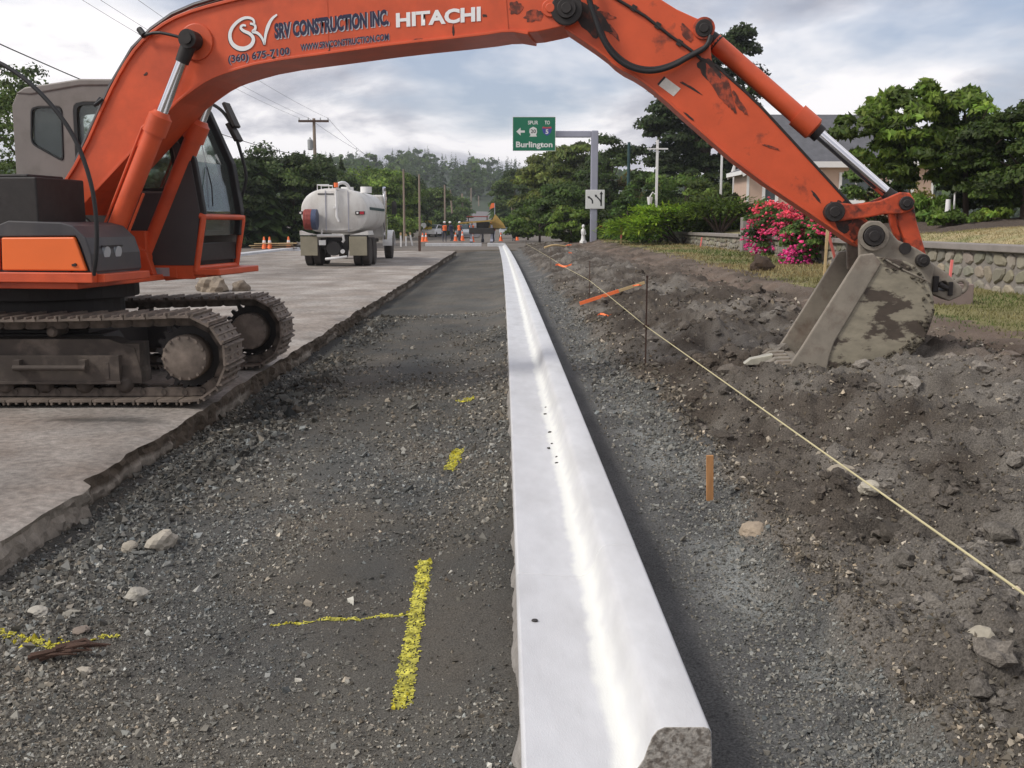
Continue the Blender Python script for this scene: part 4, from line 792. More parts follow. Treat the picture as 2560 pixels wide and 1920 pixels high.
# lifting hitch behind the bucket
m = HB(); m.prism([(8.28, 1.26), (8.36, 1.33), (8.56, 1.20), (8.70, 1.07), (8.70, 1.00), (8.60, .95), (8.44, 1.02), (8.40, 1.12)], -.14, .14, [circ((8.54, 1.08), .045, 12)]); m.build('coupler', 'bucket_plain', bk, bevel=.012)
m = HB(); m.box(8.45, 8.50, -.16, -.14, 1.03, 1.17); m.box(8.58, 8.62, -.16, -.14, 1.0, 1.12); m.tube([(8.50, -.15, 1.10), (8.58, -.15, 1.06)], .025, 8); m.build('coupler_lock', 'black_iron', bk, bevel=.006)
m = HB(); m.tube([(8.70+.05*math.cos(t)+.02, 0, 1.075+.055*math.sin(t)) for t in np.linspace(-1.9, 2.9, 14)], .020, 10); m.build('lifting_eye', 'bucket_plain', bk, smooth=60)

# ------------------------------------------------------------------ road sign on its cantilever post
sg = thing('road_sign', 'green overhead road sign on a grey cantilever post', 'road sign', (5.10, 60, .5))
m = MB(); m.box(-.20, .20, -.2, .2, -.3, 6.36); m.build('post', 'galv', sg, bevel=.05, seg=3)
m = MB(); m.box(-4.5, -.21, -.15, .15, 5.98, 6.34); m.build('arm', 'galv', sg, bevel=.04, seg=3)
m = MB()
for xx in (-4.0, -2.8): m.box(xx-.04, xx+.04, -.26, -.151, 5.3, 7.0)
m.build('bracket', 'galv', sg)
m = MB(); m.box(-4.69, -2.25, -.32, -.27, 5.20, 7.10); pnl = m.build('panel', 'sign_green', sg, bevel=.02)
m = MB(); t_ = .022
m.prism([(-4.69, 5.20), (-2.25, 5.20), (-2.25, 7.10), (-4.69, 7.10)], -.326, -.3215, [[(-4.69+t_, 5.20+t_), (-2.25-t_, 5.20+t_), (-2.25-t_, 7.10-t_), (-4.69+t_, 7.10-t_)]]); m.build('border', 'sign_white', pnl)
text_obj('Burlington', 'lettering', 'sign_white', pnl, (-4.50, -.3235, 5.42), (2.08, 0, 0), (0, 0, .30), 0, bold=.03)
text_obj('SPUR', 'lettering', 'sign_white', pnl, (-3.82, -.3235, 6.68), (.58, 0, 0), (0, 0, .20), 0, bold=.02)
text_obj('TO', 'lettering', 'sign_white', pnl, (-2.87, -.3235, 6.68), (.29, 0, 0), (0, 0, .20), 0, bold=.02)
m = MB(); m.prism([(-4.48, 6.28), (-4.24, 6.50), (-4.24, 6.34), (-4.0, 6.34), (-4.0, 6.22), (-4.24, 6.22), (-4.24, 6.06)], -.3255, -.3215); m.build('arrow', 'sign_white', pnl)
m = MB(); m.prism(rrect([(-3.74, 6.0), (-3.67, 6.10), (-3.75, 6.25), (-3.72, 6.45), (-3.52, 6.55), (-3.33, 6.46), (-3.30, 6.25), (-3.36, 6.10), (-3.30, 6.0)], .03), -.3255, -.3215); sh = m.build('route_shield', 'sign_white', pnl)
text_obj('20', 'lettering', 'sign_black', sh, (-3.66, -.3275, 6.20), (.29, 0, 0), (0, 0, .20), 0, bold=.02)
m = MB(); m.prism(rrect([(-2.74, 6.04), (-2.95, 6.20), (-3.03, 6.46), (-2.98, 6.56), (-2.74, 6.52), (-2.50, 6.56), (-2.45, 6.46), (-2.53, 6.20)], .04), -.3255, -.3215); sh = m.build('interstate_shield', 'sign_blue', pnl)
m = MB(); m.prism([(-3.0, 6.45), (-2.98, 6.56), (-2.74, 6.52), (-2.50, 6.56), (-2.48, 6.45)], -.3285, -.3265); m.build('shield_crest', 'sign_red', sh)
text_obj('5', 'lettering', 'sign_white', sh, (-2.82, -.3280, 6.16), (.16, 0, 0), (0, 0, .24), 0, bold=.03)
m = MB(); m.box(-.50, .60, -.26, -.215, 1.95, 3.03); ls = m.build('lane_sign', 'sign_white', sg, bevel=.03)
lmap = lambda p, lf: (p[0], -.262-lf, p[1])
stroke('lane_arrow', 'sign_black', [(.40, 2.12), (.40, 2.45), (.40, 2.80)], .085, .085, .001, ls, lmap); stroke('lane_arrow', 'sign_black', [(.39, 2.30), (.33, 2.45), (.20, 2.58), (.10, 2.68)], .075, .075, .002, ls, lmap)
stroke('lane_arrow', 'sign_black', [(-.10, 2.25), (-.10, 2.42), (-.18, 2.53), (-.30, 2.60)], .085, .085, .001, ls, lmap)
for a, b, c in (((.40, 2.95), (.30, 2.78), (.50, 2.78)), ((.02, 2.76), (.16, 2.74), (.05, 2.60)), ((-.40, 2.65), (-.26, 2.68), (-.32, 2.52))):
    m = MB(); m.prism([a, b, c], -.266, -.264); m.build('arrow_head', 'sign_black', ls)

# ------------------------------------------------------------------ water tanker truck, seen from behind
TK = thing('tanker_truck', 'white water tanker truck parked on the old pavement, seen from behind', 'truck', (-6.25, 38.0, float(pave_z(38))))
def tank_sec(k=1., n=36):
    P = []
    for i in range(n):
        a = 2*math.pi*i/n; c, s = math.cos(a), math.sin(a); e = 2/2.7
        P.append((1.23*k*math.copysign(abs(c)**e, c), 2.0+(.83 if s > 0 else .80)*k*math.copysign(abs(s)**(e if s < 0 else .95), s)))
    return P
m = MB(); secs = [(-.10, .86), (-.03, .97), (.05, 1.0), (5.4, 1.0), (5.48, .97), (5.55, .86)]; n = 36
for yy, k in secs: m.v += [(p[0], yy, p[1]) for p in tank_sec(k)]
for j in range(len(secs)-1): m.f += [(j*n+i, j*n+(i+1) % n, (j+1)*n+(i+1) % n, (j+1)*n+i) for i in range(n)]
m.f += [tuple(range(n)), tuple(range((len(secs)-1)*n, len(secs)*n))]
tank = m.build('tank', 'truck_white', TK, smooth=35)
m = MB()
for xx in (-.30, .52): m.box(xx-.012, xx+.012, -.118, -.10, 1.25, 2.75)
m.build('seam', 'galv', tank)
m = MB(); m.box(1.19, 1.245, .5, 5.0, 2.06, 2.16); m.build('stripe', 'teal_pole', tank)
m = MB(); m.box(-.58, .0, -.112, -.099, 2.60, 2.64); m.build('lettering', 'sign_black', tank)
m = MB(); m.tube([(.10, -.17, 2.75), (.10, -.17, 1.80), (.18, -.17, 1.62)], .045, 10); m.tube([(.12, -.1, 2.78), (.14, -.05, 2.98), (.32, .2, 3.05), (.45, .5, 2.95), (.48, .6, 2.75)], .06, 10, 1); m.box(-.02, .10, -.22, -.12, 2.10, 2.18); m.build('fill_pipe', 'white_paint', TK, smooth=50)
m = MB(); m.cyl((.10, -.14, 2.86), (.10, -.14, 3.02), .075, n=10); m.build('valve_cap', 'hi_orange', TK)
m = MB(); m.tube([(-.62, .1, 2.72), (-.62, .1, 2.95), (-.2, .1, 2.95), (-.2, .1, 2.80)], .022, 6); m.tube([(-.62, .9, 2.72), (-.62, .9, 2.95), (-.2, .9, 2.95), (-.2, .9, 2.80)], .022, 6); m.tube([(-.62, .1, 2.95), (-.62, .9, 2.95)], .02, 6); m.build('hand_rail', 'white_paint', TK)
m = MB(); m.cyl((.9, 2.0, 2.72), (.9, 2.0, 2.95), .22, n=14); m.cyl((0, 3.2, 2.8), (0, 3.2, 2.98), .25, n=14); m.build('hatch', 'white_paint', TK, smooth=40)
m = MB(); m.cyl((-1.02, -.42, 1.70), (-.74, -.42, 1.70), .36, n=24); reel = m.build('hose_reel', 'hose_red', TK, smooth=40)
m = MB(); m.cyl((-.74, -.42, 1.70), (-.56, -.42, 1.70), .37, n=24); m.build('reel_drum', 'reel_blue', reel, smooth=40)
m = MB(); m.tube([(-.96+.05*k, -.42+.36*math.cos(a), 1.70+.36*math.sin(a)) for k in range(5) for a in np.linspace(0, 6.28, 15)], .022, 5); m.build('hose_coil', 'hose_red', reel)
for xx in (-1.15, .92):
    m = MB(); m.box(xx-.14, xx+.20, -.18, -.10, 1.88, 2.0); tl = m.build('tail_light', 'sign_black', TK, bevel=.01)
    m = MB(); m.box(xx+.03, xx+.18, -.195, -.18, 1.89, 1.99); m.build('lens', 'lamp_red', tl); m = MB(); m.cyl((xx-.06, -.19, 1.94), (xx-.06, -.18, 1.94), .04, n=10); m.build('lens', 'white_paint', tl)
m = MB(); m.prism([(-1.24, 1.14), (-1.24, 1.30), (-1.0, 1.22), (-.6, 1.14)], -.3, .2); m.prism([(.55, 1.14), (.9, 1.22), (1.2, 1.30), (1.24, 1.14)], -.1, 1.4); m.build('tank_cradle', 'truck_white', TK)
m = MB(); m.tube([(-.62, -.25, 1.12), (.32, -.25, 1.12)], .06, 10); m.tube([(.32, -.25, 1.14), (.36, -.28, .95), (.30, -.3, .88)], .05, 8); m.tube([(-.45, -.25, 1.12), (-.45, -.2, 1.35)], .03, 6); m.build('spray_bar', 'truck_white', TK, smooth=50)
for x0, x1 in ((-1.22, -.60), (.55, 1.20)):
    m = MB(); m.box(x0, x1, -.32, -.30, .40, 1.09); m.build('mud_flap', 'flap', TK, bevel=.01)
m = MB(); m.box(-.55, -.30, -.30, -.285, .78, .96); m.build('licence_plate', 'sign_white', TK)
m = MB(); m.box(-.45, -.33, 0, 9.3, .75, 1.10); m.box(.33, .45, 0, 9.3, .75, 1.10); m.cyl((-.05, -.15, .65), (-.05, .25, .65), .26, n=18); m.box(-.5, .45, .3, .5, .6, 1.1); m.build('chassis', 'dark_metal', TK)
m = MB(); m.cyl((.30, -.28, .55), (.30, -.2, .55), .08, n=12); m.tube([(-.35, -.2, .27), (.0, -.22, .30), (.45, -.2, .36)], .05, 8); m.build('valve', 'white_paint', TK)
def wheel(parent, x, y, w, r=.52):
    m = MB(); s_ = 1 if x > 0 else -1; m.lathe((x-w/2, y, r), (1, 0, 0), [(0, r*.62), (0, r*.92), (.03, r), (w-.03, r), (w, r*.92), (w, r*.62)], 28); t = m.build('wheel', 'tyre', parent, smooth=35)
    m = MB(); m.lathe((x-w*.46, y, r), (1, 0, 0), [(0, r*.2), (.02, r*.6), (w*.92-.02, r*.6), (w*.92, r*.2)], 20); m.build('rim', 'galv', t, smooth=35)
for yy in (.75, 2.1):
    for xx in (-1.06, -.74, .74, 1.06): wheel(TK, xx, yy, .28)
for xx in (-1.02, 1.02): wheel(TK, xx, 8.4, .32, .54)
m = MB(); m.box(-1.1, 1.1, 5.75, 7.3, .95, 2.75); m.box(-.85, .85, 7.3, 9.3, .95, 1.75); cb = m.build('cab', 'truck_white', TK, bevel=.08, seg=3)
m = MB(); m.box(-.8, .8, 5.72, 5.748, 2.1, 2.55); m.build('rear_window', 'glass_dark', cb); m = MB(); m.box(1.102, 1.11, 6.2, 7.15, 1.95, 2.55); m.build('door_window', 'glass_dark', cb)
for xx in (-1, 1):
    m = MB(); pts = [(8.4+.72*math.cos(a), .60+.66*math.sin(a)) for a in np.linspace(0, math.pi, 14)]; L_, R_ = ribbon(pts, [.05]*14); m.prism([tuple(p) for p in L_]+[tuple(p) for p in reversed(R_)], .82, 1.24, fr=lambda x, y, z: (y*xx, x, z)); m.build('fender', 'white_paint', TK)
    m = MB(); m.tube([(1.1*xx, 6.9, 2.2), (1.45*xx, 7.0, 2.55), (1.45*xx, 7.0, 1.9), (1.1*xx, 6.9, 1.8)], .025, 6); m.box(min(1.33*xx, 1.53*xx), max(1.33*xx, 1.53*xx), 6.96, 7.02, 1.95, 2.5); m.build('mirror', 'dark_metal', TK)
m = MB(); m.cyl((1.18, 5.65, .9), (1.18, 5.65, 2.9), .075, n=12); m.tube([(1.18, 5.65, 2.9), (1.18, 5.55, 3.05)], .07, 10); m.build('exhaust_stack', 'chrome', TK)

# ------------------------------------------------------------------ poles and wires along the left of the road
def pole(x, y, z0, zt, label, arm=0, r=.14, lean=0, extra=False):
    p = thing('utility_pole', label, 'utility pole', (x, y, z0), group='wooden utility poles along the left roadside'); h = zt-z0
    m = MB(); m.cyl((0, 0, -.3), (lean, 0, h), r, r*.65, 10); m.build('pole', 'pole_wood', p, smooth=50)
    if arm:
        m = MB(); m.box(-arm, arm, -.22, -.10, h-.30, h-.14); ca = m.build('crossarm', 'brown_wood', p)
        for xx in (-arm*.95, -arm*.35, arm*.45, arm*.95): m = MB(); m.lathe((xx, -.16, h-.14), (0, 0, 1), [(0, .03), (.06, .05), (.10, .03), (.16, .045), (.18, .02)], 8); m.build('insulator', 'insulator', ca)
    if extra:
        m = MB(); m.lathe((-.34, 0, h-2.35), (0, 0, 1), [(0, .16), (.04, .2), (.75, .2), (.80, .12), (.95, .05)], 14); m.box(-.2, -.1, -.06, .06, h-2.2, h-1.7); m.build('transformer', 'insulator', p, smooth=40)
        m = MB(); m.box(0, .7, -.06, .06, h-3.3, h-3.18); m.build('bracket_arm', 'brown_wood', p)
    return p
pole(-14.54, 80, .1, 9.53, 'utility pole with crossarm and transformer rising behind the tanker truck', 1.15, .17, extra=True)
pole(-9.76, 100, .1, 6.78, 'bare utility pole, nearest one to the right of the tanker truck', r=.13)
pole(-8.60, 104, .1, 6.51, 'bare utility pole, second one to the right of the tanker truck', r=.13)
pole(-7.70, 132, .1, 6.54, 'thin utility pole, third to the right of the tanker truck', r=.15)
pole(-7.46, 150, .4, 6.54, 'leaning thin utility pole, fourth to the right of the tanker truck', r=.16, lean=-.5)
pole(-7.90, 190, 1.2, 7.18, 'distant utility pole just left of the far road crest', r=.25)
pole(-11.22, 340, 6.6, 13.48, 'tall distant utility pole standing on the far road crest', r=.30)
pole(-9.66, 375, 8.0, 11.82, 'farthest utility pole beyond the far road crest', r=.30)
pole(5.24, 92, 1, 5.94, 'pale wooden pole among the trees below the green sign', r=.14)
pole(0.95, 150, .5, 5.32, 'thin pale pole among the trees right of the far road', r=.16)
pole(-15.4, 30, .1, 9.53+1.25, 'near utility pole at the far left, carrying the wires over the excavator', 1.15, .17)
def cable(name, a, b, sag, label, r=.008, grp='overhead wires'):
    m = MB(); a, b = Vector(a), Vector(b); m.tube([a.lerp(b, t)-Vector((0, 0, 4*sag*t*(1-t))) for t in np.linspace(0, 1, 15)], r, 5); tag(m.build(name, 'rubber', None), label, 'wire', grp)
px, pz = -14.54, 9.53
for k, (dx, lb) in enumerate(((-1.1, 'leftmost overhead power wire running from the crossarm over the excavator'), (-.4, 'middle overhead power wire running from the crossarm over the excavator'), (1.05, 'rightmost overhead power wire running from the crossarm over the excavator'))):
    cable('power_wire', (px+dx, 80, pz+.02), (-15.4+dx, 30, pz+1.2), .5, lb)
cable('power_wire', (px+1.05, 80, pz+.02), (-9.76, 100, 6.69), .9, 'overhead wire sagging away from the crossarm pole into the distance', .012)
cable('power_wire', (px-.4, 80, pz+.02), (-8.60, 104, 6.42), .6, 'lower overhead wire leading from the crossarm pole toward the bare poles', .012)
cable('telephone_cable', (px, 80, 6.6), (-15.6, 30, 7.2), .6, 'thick telephone cable crossing behind the excavator mirror', .02)

# ------------------------------------------------------------------ vegetation
def rnd(n, a, b): return RNG.uniform(a, b, n)
def leaves(name, P, Nn, size, tint, m='foliage', parent=None, aspect=1.6, stuff=False):
    """P centres, Nn facing directions; one kite-shaped leaf each"""
    n = len(P); Nn = Nn/np.maximum(np.linalg.norm(Nn, axis=1), 1e-6)[:, None]; a = np.cross(Nn, RNG.normal(size=(n, 3))); a /= np.linalg.norm(a, axis=1)[:, None]; b = np.cross(Nn, a)
    s = (size*RNG.uniform(.6, 1.35, n))[:, None]; a = a*s*aspect*.5; b = b*s*.5; bend = Nn*s*.15
    V = np.stack([P-a, P+b-bend, P+a, P-b-bend], 1).reshape(-1, 3); F4 = np.arange(n*4).reshape(n, 4)
    return np_mesh(name, V, F4, m, parent, np.repeat(tint, 4, 0))
def tints(n, c, v=.28): k = np.clip(RNG.normal(1, v, n), .35, 1.9); return np.stack([k*c[0]*RNG.normal(1, .08, n), k*c[1], k*c[2]*RNG.normal(1, .1, n)], 1)
def clumps(blobs, ncl, cr, n, up=.35):
    """leaf positions in rough clumps through the ellipsoids (cx,cy,cz,rx,ry,rz)"""
    w = np.array([b[3]*b[4]*b[5] for b in blobs])**.66; bi = RNG.choice(len(blobs), ncl, p=w/w.sum()); B = np.array(blobs)[bi]
    d = RNG.normal(size=(ncl, 3)); d /= np.linalg.norm(d, axis=1)[:, None]; rad = RNG.uniform(.35, 1., ncl)**.5; C = B[:, :3]+d*B[:, 3:]*rad[:, None]
    cs = cr*RNG.uniform(.6, 1.4, ncl); ci = RNG.integers(0, ncl, n); e = RNG.normal(size=(n, 3)); e /= np.linalg.norm(e, axis=1)[:, None]; e[:, 2] = np.abs(e[:, 2])*.8-.15+e[:, 2]*.2
    P = C[ci]+e*(cs[ci]*RNG.uniform(.5, 1.05, n))[:, None]*np.array([1, 1, .75]); ct = np.clip(RNG.normal(1, .32, ncl), .4, 1.9)[ci]
    return P, e+np.array([0, 0, up])+RNG.normal(0, .5, (n, 3)), ct
def trunk(t, h, r, limbs=5, spread=1., m='bark', lean=0):
    b = MB(); b.tube([(0, 0, -.3), (lean*.3, .05, h*.35), (lean*.6, -.05, h*.7), (lean, 0, h)], [r, r*.35], 9)
    for i in range(limbs):
        a = 2*math.pi*i/limbs+random.uniform(-.4, .4); z0 = h*random.uniform(.4, .7); k = spread*random.uniform(.6, 1)
        b.tube([(lean*z0/h, 0, z0), (k*.5*math.cos(a), k*.5*math.sin(a), z0+h*.14), (k*math.cos(a), k*math.sin(a), z0+h*.26)], [r*.45, r*.12], 6)
    return b.build('trunk', m, t, smooth=60)
def tree(label, x, y, z0, h, rad, tint, n=4500, leaf=.28, ncl=46, low=.18, name='broadleaf_tree', group=None, blobs=None, cr=None, r=None, cat='tree', aspect=1.6, limbs=5, lean=0):
    n = int(n*2.3); leaf *= .60; t = thing(name, label, cat, (x, y, z0), group=group); trunk(t, h*.72, r or max(.09, h*.022), limbs, rad*.75, lean=lean)
    if blobs is None: blobs = [(0, 0, h*(low+(1-low)*.5), rad, rad, h*(1-low)*.5)]
    P, Nn, ct = clumps(blobs, ncl, cr or rad*.33, n); leaves('crown', P, Nn, np.full(n, leaf), tints(n, tint)*ct[:, None], 'foliage', t, aspect); return t
def conifer_parts(h, R_, nb, seed=0):
    hh = RNG.random(nb)**.85; z = h*(.08+.92*hh); r = R_*(1-hh)**.8*RNG.uniform(.55, 1.1, nb)+.05; a = RNG.uniform(0, 6.283, nb); dr = np.stack([np.cos(a), np.sin(a), np.zeros(nb)], 1); sd = np.stack([-np.sin(a), np.cos(a), np.zeros(nb)], 1)
    zt = z-r*.35; w = (r*.32+.05)[:, None]; base = np.stack([0*z, 0*z, z+r*.10], 1); tip = dr*r[:, None]+np.stack([0*z, 0*z, zt], 1); mid = dr*(r*.6)[:, None]+np.stack([0*z, 0*z, z-r*.10], 1)
    return np.stack([base, mid+sd*w, tip, mid-sd*w], 1)
def conifer(label, x, y, z0, h, R_, tint, nb=500, group=None):
    t = thing('conifer_tree', label, 'tree', (x, y, z0), group=group); b = MB(); b.cyl((0, 0, -.3), (0, 0, h*.96), max(.1, h*.016), .02, 8); b.build('trunk', 'bark', t)
    V = conifer_parts(h, R_, nb); np_mesh('crown', V.reshape(-1, 3), np.arange(nb*4).reshape(nb, 4), 'foliage', t, np.repeat(tints(nb, tint, .3), 4, 0)); return t
DK, MD, BR, OL = (.62, .62, .75), (.95, 1.0, .95), (1.5, 1.55, 1.0), (1.25, 1.05, .8)
GL = 'trees along the left roadside'; GR = 'trees and shrubs on the right bank'
# left roadside
tree('dark bushy tree right of the excavator cab, behind its guard rail', -17.22, 66, .1, 5.54-.1, 2.1, DK, 4200, low=.02, group=GL)
conifer('small dark pointed conifer rising just right of the excavator mirror', -16.72, 68, .1, 5.87, 1.9, DK, 700, GL)
tree('tallest dark rounded tree left of the crossarm pole', -15.51, 70, .1, 6.73-.1, 2.7, DK, 6000, low=.02, ncl=60, group=GL)
conifer('dark conifer in front of the tallest dark rounded tree', -15.66, 67, .1, 5.66, 2.2, (.7, .75, .7), 800, GL)
tree('dark leafy tree directly left of the tanker truck', -14.04, 69, .1, 5.94-.1, 2.2, (.7, .72, .7), 5000, low=.02, group=GL)
tree('dark tree right behind the crossarm pole', -13.81, 76, .1, 6.38-.1, 2.4, DK, 5000, low=.04, group=GL)
conifer('slender dark spire of a conifer left of the crossarm pole', -14.18, 74, .1, 6.69, 1.3, DK, 420, GL)
conifer('dark spire conifer right of the crossarm pole', -13.38, 80, .1, 6.89, 1.5, DK, 520, GL)
conifer('second dark spire conifer right of the crossarm pole', -13.18, 84, .1, 6.89, 1.6, DK, 520, GL)
tree('dark tree behind the tank of the tanker truck', -13.29, 84, .1, 5.94-.1, 2.4, DK, 4500, low=.04, group=GL)
tree('bright green rounded tree above the tanker truck', -13.77, 112, .1, 7.40-.1, 4.2, BR, 6500, .36, 60, low=.05, group=GL)
tree('mid green tree right of the tanker truck cab', -11.74, 118, .1, 7.29-.1, 3.0, MD, 4500, .36, low=.03, group=GL)
tree('dark tree standing between the two bare utility poles', -11.51, 128, .1, 6.97-.1, 2.6, DK, 4000, .38, low=.02, group=GL)
tree('dark olive tree right of the second bare utility pole', -10.13, 140, .2, 7.28-.2, 3.0, (.75, .75, .7), 4200, .4, low=.02, group=GL)
tree('mid green tree by the third thin pole', -10.91, 190, 1.3, 7.18-1.3, 4.2, MD, 3800, .5, low=.02, group=GL)
tree('small green tree left of the far road', -10.88, 225, 2.2, 7.00-2.2, 3.6, (.8, .9, .8), 2600, .55, low=.02, group=GL)
tree('low leafy shrub beside the yellow roadside board', -11.58, 105, .05, 2.2, 2.6, BR, 2600, .3, low=.0, name='shrub', cat='shrub', group=GL)
tree('low leafy shrub right of the white road disc', -8.36, 135, .1, 3.0, 3.0, MD, 2400, .36, low=.0, name='shrub', cat='shrub', group=GL)
tree('feathery birch seen past the back of the excavator cab', -17.45, 36, .1, 6.85-.1, 2.6, (1.0, 1.0, .9), 5000, .16, 60, low=.25, group=GL)
tree('second light birch showing left of the cab roof', -18.21, 40, .1, 7.35-.1, 1.9, (.85, .9, .8), 2600, .15, 40, low=.35, group=GL)
for xd_, d_, h_, lb in ((-22.91, 64, 5.6, 'dark tree hidden mostly behind the excavator boom foot'), (-20.94, 66, 6.2, 'dark tree glimpsed between the boom cylinders'), (-18.57, 65, 5.8, 'dark tree seen through the cab windscreen')): tree(lb, xd_, d_, .1, h_, 2.4, DK, 2600, .34, low=.02, group=GL)
# right of the far road
conifer('grey green conifer on the right of the far road', 0.00, 175, 1.0, 10.54-1, 4.0, (.75, .85, .9), 800, GR)
tree('mid green tree on the right shoulder of the far road', 1.36, 150, .6, 8.85-.6, 3.8, (.95, .98, .8), 4200, .42, low=.02, group=GR)
conifer('dark narrow conifer with pale gaps left of the sign', 1.80, 105, .5, 5.38-.5, 1.7, DK, 420, GR)
tree('tall drooping willow below the green sign', 4.29, 95, .8, 8.02-.8, 3.2, OL, 7500, .34, 70, low=.02, group=GR, aspect=2.6)
tree('tall drooping willow directly left of the sign post', 6.28, 92, .8, 9.06-.8, 2.6, (1.05, .95, .75), 6500, .34, 60, low=.02, group=GR, aspect=2.6)
tree('dark tree directly right of the sign post', 8.58, 84, .8, 8.75-.8, 2.6, (.68, .72, .62), 6500, .30, 60, low=.02, group=GR)
tree('dark lower tree between sign post and teal pole', 6.63, 76, .8, 6.38-.8, 2.0, (.62, .68, .6), 4200, .28, low=.02, group=GR)
tree('reddish brown shrub behind the teal pole', 9.87, 78, .9, 5.45-.9, 2.2, (1.5, .85, .8), 3000, .26, low=.05, group=GR)
tree('huge dark tree towering behind the excavator arm', 13.93, 72, 1.0, 13.6, 4.6, (.50, .54, .56), 23000, .34, 190, low=.12, group=GR, blobs=[(-2.6, 0, 6.0, 2.6, 3, 4.4), (.4, 0, 8.2, 3.4, 3.4, 5.2), (2.6, 0, 5.4, 2.6, 3, 4.2), (1.6, .3, 11.3, 1.7, 1.8, 2.6), (-.6, 0, 6.0, 3.6, 3.0, 4.6)], cr=1.0)
for (xd_, d_, yt, rr, tn, lb) in (
    (2.38, 72, 3.3, 2.0, (.95, 1.05, .7), 'rounded green bush left of the white garden statue'),
    (3.78, 68, 4.1, 2.0, (.72, .82, .62), 'dark green bush behind the white garden statue'),
    (3.92, 62, 2.4, 1.4, (1.25, 1.3, .7), 'yellow green shrub at the left foot of the sign post'),
    (6.28, 62, 2.5, 1.2, (1.15, 1.2, .7), 'yellow green shrub right of the sign post foot'),
    (6.02, 64, 1.7, .7, (2.6, .55, .8), 'dark red low shrub right of the sign post foot'),
    (6.82, 58, 3.0, 1.2, (.75, .95, .65), 'dark green shrub at the foot of the teal pole'),
    (8.22, 60, 4.3, 1.6, (.85, 1.0, .7), 'green bush left of the white pole with crossbar'),
    (10.04, 58, 4.9, 2.0, (.95, 1.05, .75), 'tall loose green shrub right of the white pole with crossbar'),
    (11.26, 55, 4.2, 1.6, (1.05, 1.05, .75), 'loose green shrub in front of the house corner'),
    (10.26, 48, 3.0, 1.0, (.45, .40, .40), 'dark brown tangled shrub beside the house corner'),
    (2.06, 95, 2.2, 2.4, (1.0, 1.05, .65), 'low bush at the end of the dug earth')):
    tree(lb, xd_, d_, .45, yt-.45, rr, tn, 2600, .24, 34, low=.0, name='shrub', cat='shrub', group=GR)
# spreading juniper over the end of the wall
def sprays(P, D, ln, wd, tint, parent, name='crown'):
    n = len(P); D = D/np.linalg.norm(D, axis=1)[:, None]; sd = np.cross(D, [0, 0, 1.]); sd /= np.maximum(np.linalg.norm(sd, axis=1), 1e-5)[:, None]; dn = np.array([0, 0, -.10])
    V = np.stack([P, P+D*ln[:, None]*.55+sd*wd[:, None], P+D*ln[:, None]+dn*ln[:, None], P+D*ln[:, None]*.55-sd*wd[:, None]], 1); return np_mesh(name, V.reshape(-1, 3), np.arange(n*4).reshape(n, 4), 'foliage', parent, np.repeat(tint, 4, 0))
def juniper(label, x, y, z, rx, ry, rz, n, tn):
    t = thing('juniper_bush', label, 'bush', (x, y, z), group=GR); b = MB()
    for k in range(9): a = k*.7; b.tube([(0, 0, -.2), (rx*.4*math.cos(a), ry*.4*math.sin(a), rz*.3), (rx*.8*math.cos(a), ry*.8*math.sin(a), rz*.6)], [.06, .02], 6)
    b.build('trunk', 'bark', t)
    k = 70; a = rnd(k, 0, 6.283); q = rnd(k, .15, 1)**.6; cx_, cy_2 = np.cos(a)*q*rx, np.sin(a)*q*ry; cz_ = rz*np.sqrt(np.clip(1-q**2*.85, .02, 1))*rnd(k, .55, 1.); i = RNG.integers(0, k, n)
    P = np.stack([cx_[i], cy_2[i], cz_[i]], 1)+RNG.normal(0, 1, (n, 3))*np.array([.36, .36, .075]); D = np.stack([np.cos(a[i]), np.sin(a[i]), np.full(n, .22)], 1)+RNG.normal(0, .45, (n, 3))
    ck = np.clip(RNG.normal(1, .38, k), .35, 1.9)[i]; sprays(P, D, rnd(n, .16, .38), rnd(n, .03, .07), tints(n, tn, .25)*ck[:, None], t)
juniper('broad yellow green juniper spilling over the far end of the stone wall', 8.20, 48, .75, 3.1, 2.0, 1.75, 14000, (2.0, 2.1, .70))
juniper('lower bright green juniper clump in front of the wall end', 7.36, 52, .5, 1.6, 1.3, 1.3, 3500, (1.35, 1.7, .7))
juniper('dark juniper tips rising beside the house corner', 9.32, 45, 1.3, 1.5, 1.2, 1.5, 3000, (.9, .95, .5))
# big-leaved tree and dark hedge at right
tree('big-leaved tree with slender trunk on the lawn at right', 12.48, 28, 1.7, 4.0, 2.6, (1.45, 1.5, .85), 7600, .20, 120, r=.085, group=GR, aspect=2.3, limbs=6, lean=-.25,
     blobs=[(-2.89, 0, 2.1, .95, .9, .80), (-1.62, 0, 2.6, 1.0, 1.0, .95), (-.23, 0, 2.5, .9, .9, .85), (-1.1, 0, 1.5, 1.4, 1.1, .66), (.6, 0, 2.25, .8, .8, .55)], cr=.34)
tree('dark dense hedge tree at the right picture edge', 13.02, 26, 1.7, 4.58-1.7, 1.9, (.62, .66, .45), 9000, .15, 110, low=.0, group=GR, cr=.45)
tree('dark shrub between the big-leaved tree and the hedge tree', 13.48, 29, 1.7, 3.59-1.7, 1.1, (.6, .62, .5), 4000, .15, 50, low=.0, name='shrub', cat='shrub', group=GR)
tree('small leafy shrub under the bucket cylinder', 10.69, 30, 1.4, 3.39-1.4, .95, (1.0, 1.1, .9), 2600, .13, 34, low=.0, name='shrub', cat='shrub', group=GR)
tree('olive brown shrub with a few pink blooms behind the bucket cylinder', 11.81, 31, 1.4, 2.78-1.4, 1.0, (1.9, 1.2, .8), 2400, .12, 30, low=.0, name='shrub', cat='shrub', group=GR)
